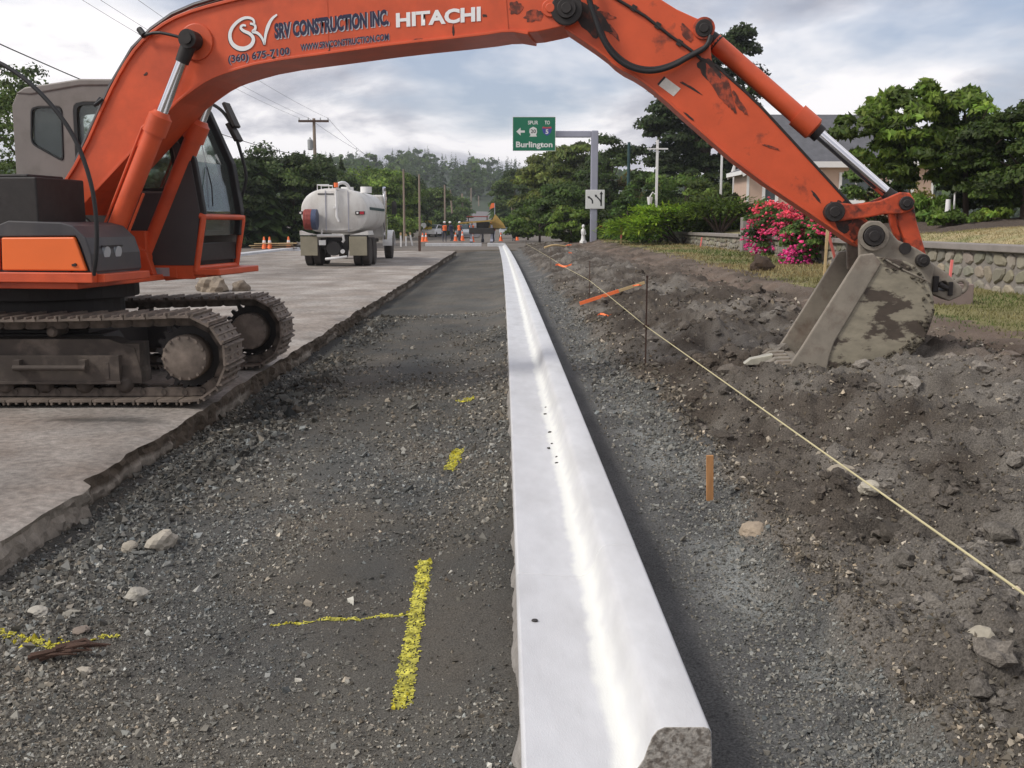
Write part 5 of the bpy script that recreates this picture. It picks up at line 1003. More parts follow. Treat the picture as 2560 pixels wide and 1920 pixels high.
tree('green spiky shrub above the bucket links', 10.90, 27, 1.5, .75, .7, (1.2, 1.35, .8), 1500, .14, 20, low=.0, name='shrub', cat='shrub', group=GR, aspect=3.5)
# climbing roses over the wall
def roses(label, x, y, z, blobs, n, nf):
    t = thing('rose_bush', label, 'rose bush', (x, y, z), group='pink roses over the stone wall'); b = MB()
    for k in range(7): a = k*.9; q = blobs[k % len(blobs)]; b.tube([(.2, random.uniform(-.4, .4), -.35), (q[0]*.5, q[1]*.5, max(q[2]*.4, .2)), (q[0], q[1], q[2])], [.03, .01], 5)
    b.build('stems', 'bark', t)
    P, Nn, ct = clumps(blobs, 50, .26, n); leaves('foliage', P, Nn, np.full(n, .085), tints(n, (.85, 1.0, .8))*ct[:, None], 'foliage', t)
    P, Nn, ct = clumps(blobs, 60, .28, nf); k = rnd(nf, .55, 1.3); o = (Nn/np.linalg.norm(Nn, axis=1)[:, None])*.05+np.array([-.06, -.05, 0])
    low = np.clip(.6-P[:, 2]*.55, 0, 1); stones('blossoms', P[:, 0]+o[:, 0], P[:, 1]+o[:, 1], P[:, 2]+o[:, 2], rnd(nf, .025, .062), np.stack([k, k*(.75-.45*low), k*(.55+1.0*low)], 1), 'petal', t, flat=.8)['kind'] = 'stuff'
roses('pink rose bush left part, arching over the stone wall by the pillar', 8.35, 31.5, .95, [(0, .2, .75, .7, 1.2, .5), (-.3, .9, .15, .4, .6, .65), (.1, -.9, .6, .5, .8, .55), (-.1, 1.3, .75, .5, .7, .5)], 5200, 820)
roses('pink rose bush right part, hanging down over the stone wall to the grass', 8.25, 27.6, .85, [(-.1, .6, .7, .5, .9, .5), (-.35, .1, .1, .4, .75, .7), (-.45, -.2, -.35, .35, .5, .4), (0, -1.2, .45, .45, .8, .45), (-.2, .9, .5, .5, .8, .6)], 6000, 1000)
# wooded hill, one far-off mass
def forest():
    Vs, Ts = [], []; k = 0
    while k < 2300:
        y = random.uniform(235, 640); x = random.uniform(-330, 300)
        if abs(x+6.5) < 9 and y < 400 or x > 30 and y < 330 and x < 60: continue
        k += 1; h = random.choice((random.uniform(7, 12), random.uniform(10, 17)))*(1 if y > 380 else .72); cn = random.random() < .72; nb = 95 if cn else 80
        if cn: V = conifer_parts(h, h*.25, nb)
        else:
            P, Nn, _ = clumps([(0, 0, h*.45, h*.3, h*.3, h*.42)], 14, h*.14, nb); a = np.cross(Nn, RNG.normal(size=(nb, 3))); a /= np.linalg.norm(a, axis=1)[:, None]; b = np.cross(Nn, a); b /= np.linalg.norm(b, axis=1)[:, None]; s = h*.09; V = np.stack([P-a*s, P+b*s, P+a*s, P-b*s], 1)
        Vs.append((V+np.array([x, y, float(hill_z(x, y))-.3])).reshape(-1, 3)); c = (.62, .72, .75) if cn else (.85, .95, .6); Ts.append(np.repeat(tints(nb, c, .25)*random.uniform(.75, 1.25), 4, 0))
    V = np.concatenate(Vs); return np_mesh('hillside_forest', V, np.arange(len(V)).reshape(-1, 4), 'foliage', None, np.concatenate(Ts))
tag(forest(), 'far wooded hillside of conifers above the road', 'forest', kind='stuff')

# ------------------------------------------------------------------ yard, wall and house on the right
ys = np.linspace(8, 90, 120); xs = np.concatenate([np.array([8.52, 8.7, 9.0]), np.linspace(9.4, 45, 50)]); Xg, Yg, Fq = grid(xs, ys)
def lawn_z(x, y): return 1.08+.42*(1-np.exp(-(x-8.5)/1.1))*np.interp(y, [10, 20, 26, 40], [1.15, 1.1, .8, .6])+.012*(x-8.5)+fbm(x*.4, y*.3, 120, 3)*.10*np.clip((x-8.6), 0, 1)
tag(np_mesh('lawn', np.stack([Xg, Yg, lawn_z(Xg, Yg)], 1), Fq, 'lawn', smooth=True), kind='structure')
Xb, Yb, Fq = grid(np.linspace(9.6, 17, 60), np.linspace(22.8, 30, 50)); tb = np.clip(np.minimum.reduce([Xb-9.6, 17-Xb, (Yb-22.8)*.9, 30-Yb])/1.0, 0, 1)**.6
tag(np_mesh('planting_bed', np.stack([Xb, Yb, lawn_z(Xb, Yb)-.05+tb*.22+fbm(Xb*1.5, Yb*1.5, 150, 4)*.16*tb], 1), Fq, 'mulch', smooth=True), kind='structure')
for i, (x, y, r_, h_, tn, lb) in enumerate(((10.4, 24.2, .45, .35, (1.1, 1.2, .7), 'low green plant at the left end of the planting bed'), (11.6, 24.6, .5, .4, (1.5, 1.5, .7), 'low yellow green plant beside the white garden pipe'), (12.9, 24.4, .5, .3, (.8, .9, .6), 'low dark green plant at the right end of the planting bed'))): tree(lb, x, y, 1.5, h_, r_, tn, 700, .12, 16, low=.0, name='low_plant', cat='plant', group=GR)
def stone_wall(y0, y1, label, nrow, dy, kind=None):
    xw = 8.32; zb = lambda y: float(dirt_parts(np.array([8.3]), np.array([y]))[1][0])-.12; w = thing('stone_wall', label, 'wall', (xw, y0, 0), group='mortared stone garden wall')
    m = MB(); n = 12; yy = np.linspace(0, y1-y0, n)
    for a, b in zip(yy[:-1], yy[1:]): m.add([(0.02, a, zb(y0+a)-.2), (.3, a, -.1), (.3, a, 1.10), (.02, a, 1.10), (.02, b, zb(y0+b)-.2), (.3, b, -.1), (.3, b, 1.10), (.02, b, 1.10)], [(0, 4, 7, 3), (3, 7, 6, 2)])
    m.build('mortar', 'mortar', w)
    m = MB(); m.box(-.10, .36, -.02, y1-y0+.02, 1.10, 1.22); m.build('coping', 'concrete', w, bevel=.015)
    nc = int((y1-y0)/dy); J = {}
    rn = random.Random(int(y0*7)); vt = {}
    for i in range(nc+1):
        for j in range(nrow+1): vt[i, j] = (i*dy+(rn.uniform(-.36, .36)*dy if 0 < i < nc else 0), (j+(rn.uniform(-.28, .28) if 0 < j < nrow else 0))/nrow)
    stuff = MB(); cols = []
    for i in range(nc):
        for j in range(nrow):
            q = [vt[i, j], vt[i+1, j], vt[i+1, j+1], vt[i, j+1]]; z0, z1 = zb(y0+(i+.5)*dy), 1.09
            q = np.array([(min(max(p[0], .01), y1-y0-.01), z0+(z1-z0)*p[1]) for p in q]); c = q.mean(0); P = []
            for k in range(4):
                a, b = q[k-1], q[(k+1) % 4]; P += [q[k]+(a-q[k])*rn.uniform(.15, .42), q[k]+(b-q[k])*rn.uniform(.15, .42)]
            P = [c+(p-c)*rn.uniform(.80, .90) for p in P]; pr = rn.uniform(.008, .03); o = np.array([c+(p-c)*.78 for p in P]); N8 = len(P)
            mb = MB() if not kind else stuff
            mb.add([(.03, p[0], p[1]) for p in P]+[(-pr*.7+.02, p[0], p[1]) for p in P]+[(-pr, p[0], p[1]) for p in o], [(k, (k+1) % N8, N8+(k+1) % N8, N8+k) for k in range(N8)]+[(N8+k, N8+(k+1) % N8, 2*N8+(k+1) % N8, 2*N8+k) for k in range(N8)]+[tuple(range(2*N8, 3*N8))])
            g = rn.uniform(.72, 1.15); tn = (g*rn.uniform(.95, 1.1), g, g*rn.uniform(.82, 1.0), 1)
            if not kind:
                s_ = mb.build('stone', 'wall_stone', w); a_ = s_.data.attributes.new('tint', 'FLOAT_COLOR', 'POINT'); a_.data.foreach_set('color', np.tile(np.array(tn, np.float32), len(s_.data.vertices)))
            else: cols += [tn]*(3*N8)
    if kind:
        s_ = stuff.build('stones', 'wall_stone', w); s_['kind'] = 'stuff'; a_ = s_.data.attributes.new('tint', 'FLOAT_COLOR', 'POINT'); a_.data.foreach_set('color', np.array(cols, np.float32).ravel())
stone_wall(13.5, 35.4, 'near stretch of grey fieldstone wall with flat coping, behind bucket and roses', 3, .40)
stone_wall(36.0, 56.0, 'far stretch of fieldstone wall, left of the concrete pillar', 3, .40, 'stuff')
pl = thing('concrete_pillar', 'square grey concrete pillar at the gap in the stone wall', 'pillar', (8.32, 35.7, .3))
m = MB(); m.box(-.18, .18, -.2, .2, -.2, 1.50); m.build('shaft', 'concrete', pl, bevel=.02)
m = MB(); m.box(.18, 1.0, -.15, .15, -.1, 1.35); m.build('side_block', 'concrete', pl, bevel=.02)
m = MB(); m.box(-.45, .45, -.35, .35, 0, .40); m.box(-.40, .40, -.30, .30, .40, .43); o = m.build('utility_box', 'block_tan', bevel=.02); o.location = (6.35, 15.2, .30); tag(o, 'low tan concrete box on the grass behind the bucket hitch', 'utility box')

H = thing('house', 'pinkish beige house with white trim and grey roof behind the roses', 'house', (10.67, 46, 1.45))
def gable_block(x0, x1, y0, y1, ze, zr, along, wins, tagw):
    # along 'y': ridge runs away from the road view, gable towards us; along 'x': long roof slope towards us
    front = [(x0, -.5), (x1, -.5), (x1, ze), ((x0+x1)/2, zr-.12), (x0, ze)] if along == 'y' else [(x0, -.5), (x1, -.5), (x1, ze), (x0, ze)]
    m = MB(); m.prism(front, y0, y0+.15, [[(a, c), (b, c), (b, d_), (a, d_)] for a, b, c, d_ in wins])
    side = [(y0+.151, -.5), (y1-.151, -.5), (y1-.151, ze), (y0+.151, ze)] if along == 'y' else [(y0+.151, -.5), (y1-.151, -.5), (y1-.151, ze), ((y0+y1)/2, zr-.12), (y0+.151, ze)]
    for xx in (x0, x1-.15): m.prism(side, 0, .15, fr=lambda x, y, z: (xx+y, x, z))
    m.prism(front, y1-.15, y1); m.build('wall', 'house_wall', H)
    for (a, b, c, d_) in wins:
        m = MB(); f_ = .10; m.prism([(a-f_, c-f_), (b+f_, c-f_), (b+f_, d_+f_), (a-f_, d_+f_)], y0-.05, y0+.06, [[(a+.03, c+.03), (b-.03, c+.03), (b-.03, d_-.03), (a+.03, d_-.03)]]); fr_ = m.build('window', 'white_paint', H)
        m = MB(); m.box(a+.03, b-.03, y0+.03, y0+.04, c+.03, d_-.03); m.build('pane', 'glass_dark', fr_)
        if b-a > .8: m = MB(); m.box((a+b)/2-.03, (a+b)/2+.03, y0-.02, y0+.05, c+.03, d_-.03); m.build('mullion', 'white_paint', fr_)
        m = MB(); m.box(a-.2, b+.2, y0-.12, y0-.052, c-.18, c-.11); m.build('sill', 'white_paint', fr_)
    ov = .26; u0, u1, v0, v1 = (x0, x1, y0, y1) if along == 'y' else (y0, y1, x0, x1); um = (u0+u1)/2; sl_ = (zr-ze)/(um-u0); P = (lambda u, v, z: (u, v, z)) if along == 'y' else (lambda u, v, z: (v, u, z))
    m = MB()
    for ua in (u0-ov, u1+ov):
        z0_ = ze-sl_*ov; m.add([P(ua, v0-ov, z0_), P(ua, v1+ov, z0_), P(um, v1+ov, zr), P(um, v0-ov, zr), P(ua, v0-ov, z0_+.12), P(ua, v1+ov, z0_+.12), P(um, v1+ov, zr+.12), P(um, v0-ov, zr+.12)], [(0, 1, 2, 3), (4, 5, 6, 7), (0, 1, 5, 4), (1, 2, 6, 5), (2, 3, 7, 6), (0, 3, 7, 4)])
    rf = m.build('roof', 'roof', H)
    for ua, sg_ in ((u0-ov, -1), (u1+ov, 1)):
        a, b = sorted((ua+sg_*.005, ua+sg_*.06)); m = MB(); z0_ = ze-sl_*ov
        if along == 'y': m.box(a, b, v0-ov, v1+ov, z0_-.05, z0_+.13)
        else: m.box(v0-ov, v1+ov, a, b, z0_-.14, z0_+.13)
        m.build('fascia', 'white_paint', rf)
    for va in (v0-ov-.055, v1+ov+.01):
        z0_ = ze-sl_*ov; m = MB(); m.prism([(u0-ov, z0_-.14), (u0-ov, z0_+.13), (um, zr+.14), (u1+ov, z0_+.13), (u1+ov, z0_-.14), (um, zr-.14)], 0, .045, fr=(lambda x, y, z: (x, va+y, z)) if along == 'y' else (lambda x, y, z: (va+y, x, z))); m.build('rake_board', 'white_paint', rf)
    for xx in (x0-.012, x1-.10): m = MB(); m.box(xx, xx+.112, y0-.015, y0-.001, -.4, ze-.1); m.build('corner_trim', 'white_paint', H)
gable_block(0, 2.9, 0, 2.6, 2.45, 3.12, 'y', [(.78, 1.30, 1.15, 2.25)], 'wing')
gable_block(1.9, 9.2, 2.3, 10.4, 3.0, 5.4, 'x', [(4.9, 6.3, 1.2, 2.4), (7.2, 8.2, 1.2, 2.4)], 'main')

# yard furniture
o = thing('garden_pole', 'tall white wooden pole with a crossbar above the juniper', 'pole', (7.98, 55, .9)); m = MB(); m.box(-.06, .06, -.06, .06, -.3, 5.05); m.build('post', 'white_paint', o); m = MB(); m.box(-.55, .55, -.105, -.065, 4.55, 4.62); m.build('crossbar', 'white_paint', o)
m = MB(); m.cyl((-.35, -.05, 1.7), (-.35, -.05, 2.1), .10, .16, 10); m.tube([(-.35, 0, 2.1), (-.2, 0, 2.35), (0, 0, 2.2)], .03, 6); m.build('lantern', 'white_paint', o)
o = thing('light_pole', 'slim dark teal metal pole left of the white pole', 'pole', (8.26, 70, .8)); m = MB(); m.cyl((0, 0, -.3), (0, 0, 6.2), .13, .10, 12); m.build('shaft', 'teal_pole', o, smooth=50); m = MB(); m.tube([(-.1, 0, 2.9), (-.6, 0, 3.0), (-.62, 0, 2.8)], .05, 6); m.tube([(.1, 0, 2.9), (.45, 0, 2.95)], .04, 6); m.build('bracket', 'silver', o)
for x, h, lb in ((10.35, 3.9, 'thin white garden post under the excavator arm, left one of two'), (10.96, 3.4, 'thin white garden post under the excavator arm, right one of two')):
    o = thing('garden_post', lb, 'post', (x, 50, 1.3)); m = MB(); m.box(-.045, .045, -.045, .045, -.2, h); m.build('post', 'white_paint', o); m = MB(); m.lathe((0, 0, h), (0, 0, 1), [(0, .07), (.05, .09), (.12, .08), (.18, .02)], 10); m.build('finial', 'white_paint', o, smooth=60)
o = thing('garden_statue', 'small white garden statue standing left of the sign post', 'statue', (4.43, 59, .50), .6); o.scale = (.72, .72, .85); m = MB(); m.box(-.2, .2, -.2, .2, 0, .18); m.build('plinth', 'white_paint', o, bevel=.02)
m = MB(); m.lathe((0, 0, .18), (0, 0, 1), [(0, .20), (.12, .17), (.35, .13), (.55, .18), (.72, .17), (.80, .07), (.84, .07), (.90, .115), (.98, .12), (1.05, .07), (1.08, .02)], 16); m.tube([(-.16, 0, .85), (-.22, -.06, .65), (-.08, -.16, .58)], .04, 8); m.tube([(.16, 0, .85), (.22, -.06, .65), (.08, -.16, .58)], .04, 8); m.build('figure', 'white_paint', o, smooth=60)
o = thing('garden_lamp', 'white garden pipe with a small bent lamp beside it on the bed', 'garden lamp', (11.10, 26, 1.72)); m = MB(); m.cyl((0, 0, -.1), (0, 0, .46), .075, .06, 12); m.build('pipe', 'white_paint', o, smooth=50); m = MB(); m.tube([(.2, .1, -.1), (.2, .1, .62), (.23, .05, .70), (.36, 0, .70)], .025, 8); m.build('lamp', 'white_paint', o, smooth=50)

# ------------------------------------------------------------------ string line, stakes and laths
for k, (x, y, z0, z1, lb) in enumerate(((1.48, 10.74, 0, 1.02, 'nearer rusty steel pin holding the guide string'), (1.62, 19.8, 0, .86, 'farther rusty steel pin holding the guide string'), (1.45, 33, 0, .80, 'third rusty steel pin, small in the distance by the string'), (1.5, 1.2, 0, .9, 'rusty steel pin close to the camera at the string end'), (1.15, 58, .1, .8, 'last steel pin at the far end of the string'))):
    z0 = dz1(x, y); m = MB(); m.cyl((0, 0, -.2), (0, 0, z1-z0), .0085, n=8); m.cyl((0, 0, z1-z0-.02), (0, 0, z1-z0+.004), .012, n=8); m.tube([(-.03, 0, .5-z0), (.03, 0, .5-z0)], .012, 6); o = m.build('steel_pin', 'rust'); o.location = (x, y, z0); tag(o, lb, 'steel pin', 'steel pins of the string line')
m = MB(); m.tube([(1.50, .9, .50), (1.49, 5, .495), (1.47, 10.74, .50), (1.55, 15, .49), (1.60, 19.8, .50), (1.50, 26, .49), (1.44, 33, .50), (1.14, 58, .5)], .0042, 6); tag(m.build('guide_string', 'string'), 'taut pale guide string running along the dug earth', 'string')
def lathp(name, lb, a, b, w, m_='lath', tip=None, grp=None, tipf=.4):
    a, b = Vector(a), Vector(b); o = thing(name, lb, 'stake', a, group=grp); d = b-a; u = d.normalized(); sx = u.cross(Vector((0, 1, 0))).normalized()*w/2; sy = u.cross(sx).normalized()*w*.22
    m = MB(); m.obox(d*.5, sx, sy, d*.5); m.build('shaft', m_, o, bevel=.002)
    if tip: m = MB(); m.obox(d*(1-tipf/2), sx*1.12, sy*1.3, d*(tipf/2)); m.build('painted_end', tip, o)
    return o
LG = 'survey stakes and laths'
x, y = 1.18, 5.73; lathp('survey_stake', 'short square wooden stake driven in beside the gravel strip', (x, y, dz1(x, y)-.08), (x-.01, y, dz1(x, y)+.27), .04, 'stake_wood', grp=LG)
lathp('survey_lath', 'orange painted lath lying across the dirt bank under the string', (2.56, 18.9, max(.50, dz1(2.56, 18.9)+.08)), (1.36, 18.8, max(.12, dz1(1.36, 18.8)+.06)), .055, 'lath', 'hi_orange', LG, .6)
lathp('survey_lath', 'tall pale lath standing in the grass before the roses', (6.33, 20.4, .30), (6.36, 20.4, 1.58), .05, 'lath', 'lath', LG)
lathp('survey_lath', 'pink lath leaning beside the tall pale lath', (6.72, 20.9, .78), (6.40, 20.6, 1.50), .05, 'hi_pink', None, LG)
lathp('survey_lath', 'pink topped lath upright in the grass left of the juniper', (5.47, 49, .45), (5.49, 49, 1.63), .07, 'lath', 'hi_pink', LG, .6)
lathp('survey_lath', 'pink lath tip showing behind the tan concrete box', (6.78, 15.7, .35), (6.82, 15.7, 1.02), .04, 'hi_pink', None, LG)
lathp('survey_lath', 'pale pink lath against the far stone wall', (7.9, 42, .4), (7.98, 42, 1.05), .05, 'hi_pink', None, LG)
for i, (x, y, s, lb) in enumerate(((1.53, 15.8, .11, 'scrap of orange ribbon on the dirt below the lying lath'), (1.60, 28.5, .22, 'orange ribbon tied to the string near the second pin'), (2.9, 44, .22, 'orange scrap on the dirt bank toward the sign'), (3.4, 58, .38, 'pale orange rag on the dirt below the sign post'), (2.38, 18.6, .08, 'pink ribbon knot under the raised lath end'))):
    z = dz1(x, y)+(.25 if i in (1, 4) else .03); m = MB(); n = 7; P = [(-s+2*s*k/(n-1), math.sin(k*1.3)*.05, math.sin(k*1.1+i)*s*.13) for k in range(n)]
    m.v = [(p[0], p[1], p[2]) for p in P]+[(p[0]+.02, p[1]+.03, p[2]+s*.22) for p in P]; m.f = [(k, k+1, n+k+1, n+k) for k in range(n-1)]; o = m.build('marker_ribbon', 'hi_orange'); o.location = (x, y, z); s_ = o.modifiers.new('thickness', 'SOLIDIFY'); s_.thickness = .004; tag(o, lb, 'ribbon', 'orange marker ribbons')
m = MB(); m.tube([(0, 0, 0), (.5, .2, .14), (1.1, .5, .05)], .05, 8, 1); o = m.build('bent_plank', 'lath'); o.location = (1.95, 52, dz1(3, 52)+.05); tag(o, 'bent pale board lying on the dirt at the far end', 'board')
lathp('survey_stake', 'dark wooden post standing on the pavement right of the tanker truck', (-4.74, 57, 0), (-4.74, 57, .95), .14, 'brown_wood', None, LG)
for i, (xd_, d_, h_, lb) in enumerate(((-7.49, 74, 1.0, 'white roadside marker post, first right of the tanker truck'), (-7.32, 76, .9, 'white roadside marker post, second right of the tanker truck'), (-7.02, 78, 1.0, 'leaning white roadside marker post, third right of the tanker truck'))):
    lathp('marker_post', lb, (xd_, d_, 0), (xd_-(.2 if i == 2 else 0), d_, h_), .12, 'white_paint', 'lath', 'white roadside marker posts', .2)

# ------------------------------------------------------------------ traffic cones, machine, cars and crew at the far end
def cone(x, y, z, h, lb):
    o = thing('traffic_cone', lb, 'traffic cone', (x, y, z), group='orange traffic cones'); m = MB(); m.box(-h*.27, h*.27, -h*.27, h*.27, 0, .03); m.lathe((0, 0, .03), (0, 0, 1), [(0, h*.21), (h*.95, h*.05)], 12); m.build('body', 'hi_orange', o); m = MB(); m.lathe((0, 0, h*.55), (0, 0, 1), [(0, h*.128), (h*.18, h*.10)], 12); m.build('band', 'white_paint', o)
for xd_, d_, h_, lb in ((-7.36, 92, .8, 'orange cone left of the yellow board'), (-7.15, 93, .8, 'orange cone touching the one left of the yellow board'), (-4.64, 96, .8, 'orange cone among the crew, leftmost'), (-4.08, 98, .9, 'orange cone left of the paving machine'), (-2.95, 92, .9, 'orange cone right in front of the paving machine'), (-0.43, 96, .8, 'orange cone right of the paving machine'), (1.13, 100, .8, 'orange cone below the dark narrow conifer'), (-15.51, 60, .7, 'orange cone leftmost beyond the pavement by the far kerb'), (-14.46, 62, .8, 'orange cone second from left by the far kerb'), (-14.13, 62, .8, 'orange cone third from left by the far kerb'), (-13.21, 63, .8, 'orange cone just left of the tanker truck')): cone(xd_, d_, .05, h_, lb)
o = thing('lumber_pile', 'small heap of boards by the far kerb left of the truck', 'lumber', (-13.79, 62, .1))
for k in range(6): m = MB(); m.obox((random.uniform(-.3, .3), random.uniform(-.2, .2), .05+.06*k), (1.3, .15*random.uniform(-1, 1), .02), (0, .07, 0), (0, 0, .025)); m.build('board', 'lath' if k % 2 else 'brown_wood', o)
PV = thing('kerb_paver', 'dark slipform paving machine working at the far end of the kerb', 'paving machine', (-2.07, 88, .05))
m = MB(); m.box(-1.0, 1.1, -1.2, 1.4, .75, 1.25); m.box(-.4, .7, -.4, 1.2, 1.25, 1.75); m.build('body', 'dark_metal', PV, bevel=.05)
for xx, yy in ((-.8, -1.0), (.9, -1.0), (.1, 1.2)): m = MB(); m.prism([(-.35, 0), (-.42, .12), (-.3, .3), (.3, .3), (.42, .12), (.35, 0)], -.12, .12, fr=lambda x, y, z: (xx+y, yy+x, z)); m.box(xx-.08, xx+.08, yy-.08, yy+.08, .28, 1.5); m.build('track_leg', 'galv', PV)
m = MB(); m.obox((-.3, -.9, 1.75), (1.5, 0, .12), (0, .3, 0), (0, 0, .06)); m.build('conveyor', 'mud_yellow', PV); m = MB(); m.box(-1.2, .6, -.6, .6, 2.15, 2.22); m.build('canopy', 'hose_red', PV)
for xx in (-1.1, .5): m = MB(); m.cyl((xx, .5, 1.2), (xx, .5, 2.15), .04); m.build('canopy_post', 'dark_metal', PV)
m = MB(); m.prism([(.6, 1.2), (1.2, 2.4), (1.9, 1.6), (2.1, 1.2)], -.5, .5); m.build('hopper', 'mud_yellow', PV)
def car(x, y, z, rz, m_, lb):
    o = thing('parked_car', lb, 'car', (x, y, z), rz, group='cars beyond the works'); m = MB(); m.prism([(-2.2, .35), (-2.25, .75), (-2.1, .95), (-1.3, 1.0), (1.0, 1.0), (2.0, .88), (2.2, .65), (2.2, .35)], -.88, .88); m.prism([(-2.0, .98), (-1.75, 1.5), (.15, 1.52), (.95, .99)], -.78, .78); m.build('body', m_, o, bevel=.06, seg=3)
    m = MB(); m.prism([(-1.85, 1.04), (-1.68, 1.42), (.1, 1.44), (.78, 1.04)], -.80, .80); m.prism([(.25, 1.47), (.93, 1.06), (.98, 1.06), (.3, 1.50)], -.7, .7); m.prism([(-1.86, 1.46), (-2.03, 1.06), (-2.08, 1.06), (-1.92, 1.46)], -.7, .7); m.build('windows', 'glass_dark', o)
    for xx in (-1.4, 1.4):
        for yy in (-.8, .8): m = MB(); m.lathe((xx, yy-.1, .33), (0, 1, 0), [(0, .2), (0, .3), (.02, .33), (.18, .33), (.2, .3), (.2, .2)], 16); m.build('wheel', 'tyre', o, smooth=40)
    for yy in (-.65, .65): m = MB(); m.box(2.12, 2.22, yy-.15, yy+.15, .66, .78); m.build('headlight', 'white_paint', o); m = MB(); m.box(-2.27, -2.16, yy-.12, yy+.12, .7, .85); m.build('tail_light', 'lamp_red', o)
car(-9.17, 130, .05, R(-100), 'white_paint', 'white car left of the crew, under the yellow board'); car(-4.92, 125, .05, R(-85), 'silver', 'silver car behind the orange cones'); car(0.16, 120, .05, R(-90), 'silver', 'pale car right of the paving machine')
def person(x, y, z, rz, vest, lb, hat='white_paint', lean=0.):
    o = thing('person', lb, 'person', (x, y, z), rz, group='road crew at the far end'); J = [(0, 0, .95), (0, 0, 1.15), (0, -lean*.5, 1.42), (0, -lean*.7, 1.54), (0, -lean, 1.68), (.10, 0, .90), (.12, -.05, .50), (.12, .03, .08), (.12, -.12, .04), (-.10, 0, .90), (-.13, .04, .50), (-.14, .08, .08), (-.14, -.07, .04), (.20, -lean*.5, 1.40), (.27, -.02, 1.14), (.25, -.18, .94), (-.20, -lean*.5, 1.40), (-.28, 0, 1.14), (-.25, -.16, .93)]
    E = [(0, 1), (1, 2), (2, 3), (3, 4), (0, 5), (5, 6), (6, 7), (7, 8), (0, 9), (9, 10), (10, 11), (11, 12), (2, 13), (13, 14), (14, 15), (2, 16), (16, 17), (17, 18)]; Rr = [.14, .14, .15, .06, .10, .10, .075, .05, .045, .10, .075, .05, .045, .06, .05, .04, .06, .05, .04]
    me = bpy.data.meshes.new('body'); me.from_pydata(J, E, []); b = mesh_obj('body', me, 'trousers', o); b.modifiers.new('skin', 'SKIN')
    for i, sv in enumerate(me.skin_vertices[0].data): sv.radius = (Rr[i], Rr[i]*.8); sv.use_root = (i == 0)
    b.modifiers.new('sub', 'SUBSURF').levels = 1
    m = MB(); m.lathe((0, -lean*.3, .98), (0, -lean*.35, 1), [(0, .19), (.2, .19), (.42, .225), (.47, .12)], 14); m.build('vest', vest, o, smooth=60)
    m = MB(); m.lathe((0, -lean, 1.70), (0, 0, 1), [(0, .15), (.01, .125), (.06, .115), (.11, .06), (.12, .01)], 14); m.build('helmet', hat, o, smooth=60); m = MB(); m.lathe((0, -lean-.01, 1.56), (0, 0, 1), [(0, .06), (.05, .085), (.12, .095), (.16, .08)], 12); m.build('face', 'skin', o, smooth=60)
person(-5.41, 92, .05, .3, 'hi_orange', 'worker in orange vest and white helmet, leftmost of the crew')
person(-4.94, 95, .05, -.8, 'navy_print', 'worker in dark clothes beside the leftmost orange vested worker', lean=.2)
person(-4.30, 97, .05, 2.2, 'hi_orange', 'worker in orange vest between the cones and the silver car')
person(-3.09, 95, .05, 1.0, 'hi_orange', 'worker in bright orange vest left of the paving machine', 'hi_orange')
person(-1.06, 90, .05, -1.2, 'hose_red', 'worker in red vest right of the paving machine')
person(0.78, 96, .05, -.5, 'vest_lime', 'worker in lime vest farthest right of the crew', lean=.2)
def board(name, lb, x, y, z, w, h, m_, leg, disc=False):
    o = thing(name, lb, 'road sign', (x, y, 0)); m = MB()
    if disc: m.prism([(p[0], p[1]) for p in circ((0, z), w/2, 20)], -.02, .02)
    else: m.box(-w/2, w/2, -.02, .02, z-h/2, z+h/2)
    m.build('panel', m_, o); m = MB(); m.box(-.04, .04, .02, .08, 0, z); m.build('leg', leg, o); return o
board('road_board', 'yellow board on a post at the left of the crew', -9.66, 128, 1.53, 1.1, 1.1, 'sign_yellow', 'brown_wood')
board('road_disc', 'round white disc on a post left of the yellow board', -9.65, 122, 1.47, .65, .65, 'sign_white', 'galv', True)
o = thing('flag_sign', 'orange warning sign with a flag on its mast, right of the paving machine', 'road sign', (-1.06, 102, .05)); m = MB(); m.cyl((0, 0, 0), (0, 0, 3.6), .04); m.build('mast', 'galv', o); m = MB(); m.prism([(-.45, 1.7), (0, 2.15), (.45, 1.7), (0, 1.25)], -.05, -.03); m.build('panel', 'hi_orange', o); m = MB(); m.prism([(0, 3.2), (-.5, 3.0), (-.42, 3.35), (-.3, 3.6), (0, 3.6)], -.02, .02); m.build('flag', 'hi_orange', o)

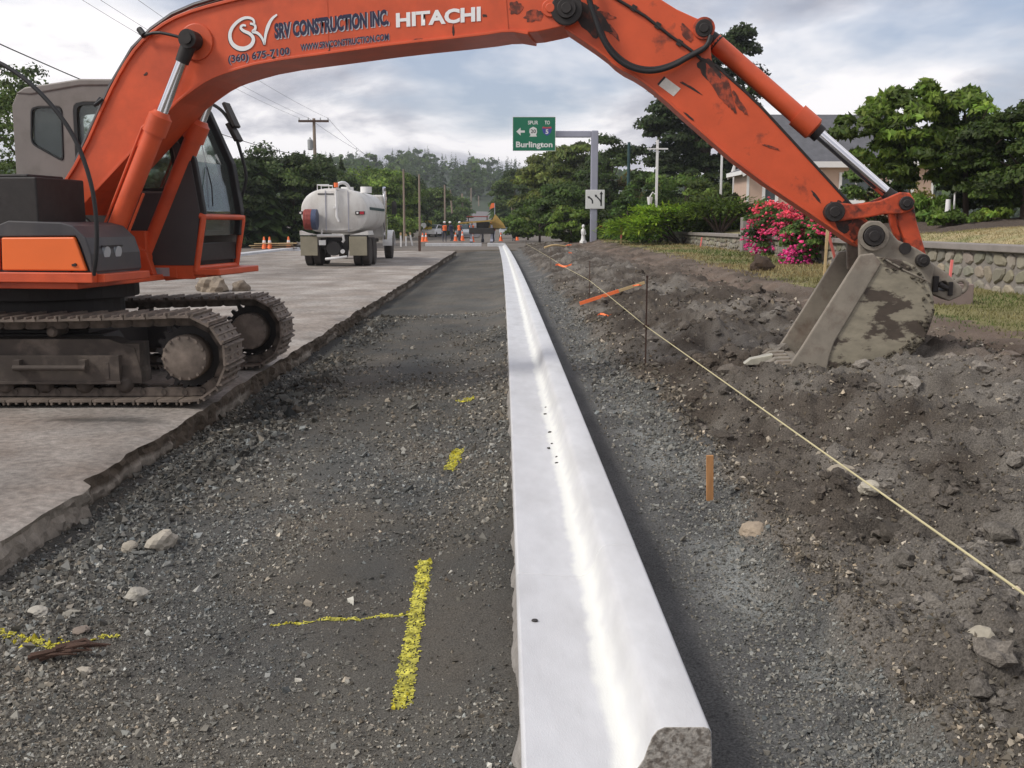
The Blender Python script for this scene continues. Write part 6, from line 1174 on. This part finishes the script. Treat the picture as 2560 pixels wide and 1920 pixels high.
# grass on the verge and along the lawn edge
n = 30000; y = near_y(n, 8, 62); x = RNG.uniform(4.95, 8.3, n); xs_ = dirt_parts(x, y)[0]; keep = (xs_ > 5.65+RNG.normal(0, .2, n)) & (x < y*.56+.8); x, y = x[keep], y[keep]; n = len(x)
hgt = RNG.uniform(.02, .07, n)*np.clip(y/14, .8, 1.6); a = rnd(n, 0, 6.283); w = .006*np.clip(y/9, 1, 4); z = dirt_z(x, y)-.01; P = np.stack([x, y, z], 1); sd = np.stack([np.cos(a)*w, np.sin(a)*w, 0*w], 1); tp = np.stack([RNG.normal(0, .45, n)*hgt, RNG.normal(0, .45, n)*hgt, hgt], 1)
gn = np.clip(fbm(x*.7, y*.35, 130, 3)*2.0+.30+.35*np.clip((18-y)/6, 0, 1), 0, 1)[:, None]; tn = (np.array([1.1, .95, .95])*(1-gn)+np.array([.42, .62, .38])*gn)*np.clip(RNG.normal(1, .25, n), .5, 1.6)[:, None]
tag(np_mesh('verge_grass', np.stack([P-sd, P+sd, P+tp], 1).reshape(-1, 3), np.arange(n*3).reshape(n, 3), 'grass', None, np.repeat(tn, 3, 0)), 'patchy dry and green grass on the verge before the wall', 'grass', kind='stuff')

n = 16000; x = RNG.uniform(8.6, 13, n); y = RNG.uniform(15, 27, n); hgt = RNG.uniform(.02, .06, n); a = rnd(n, 0, 6.283); w = .009; P = np.stack([x, y, lawn_z(x, y)-.01], 1); sd = np.stack([np.cos(a)*w, np.sin(a)*w, 0*a], 1); tp = np.stack([RNG.normal(0, .5, n)*hgt, RNG.normal(0, .5, n)*hgt, hgt], 1)
gn = np.clip(fbm(x*.6, y*.5, 131, 3)*2.2+.15, 0, 1)[:, None]; tn = (np.array([1.35, 1.2, 1.3])*(1-gn)+np.array([.6, .75, .5])*gn)*np.clip(RNG.normal(1, .2, n), .5, 1.6)[:, None]
tag(np_mesh('lawn_grass', np.stack([P-sd, P+sd, P+tp], 1).reshape(-1, 3), np.arange(n*3).reshape(n, 3), 'grass', None, np.repeat(tn, 3, 0)), 'dry straw coloured lawn grass above the stone wall', 'grass', kind='stuff')

# ------------------------------------------------------------------ the air
m = MB(); m.box(-1520, 1520, -75, 1520, -2, 66); hz = m.build('haze', None)
hm = bpy.data.materials.new('haze'); hm.use_nodes = True; t = hm.node_tree; t.nodes.clear(); ho = t.nodes.new('ShaderNodeOutputMaterial'); pv_ = t.nodes.new('ShaderNodeVolumePrincipled')
pv_.inputs['Color'].default_value = (.86, .90, .96, 1); pv_.inputs['Density'].default_value = .00034; pv_.inputs['Anisotropy'].default_value = .2; t.links.new(pv_.outputs[0], ho.inputs['Volume'])
hz.data.materials.append(hm); tag(hz, kind='stuff')
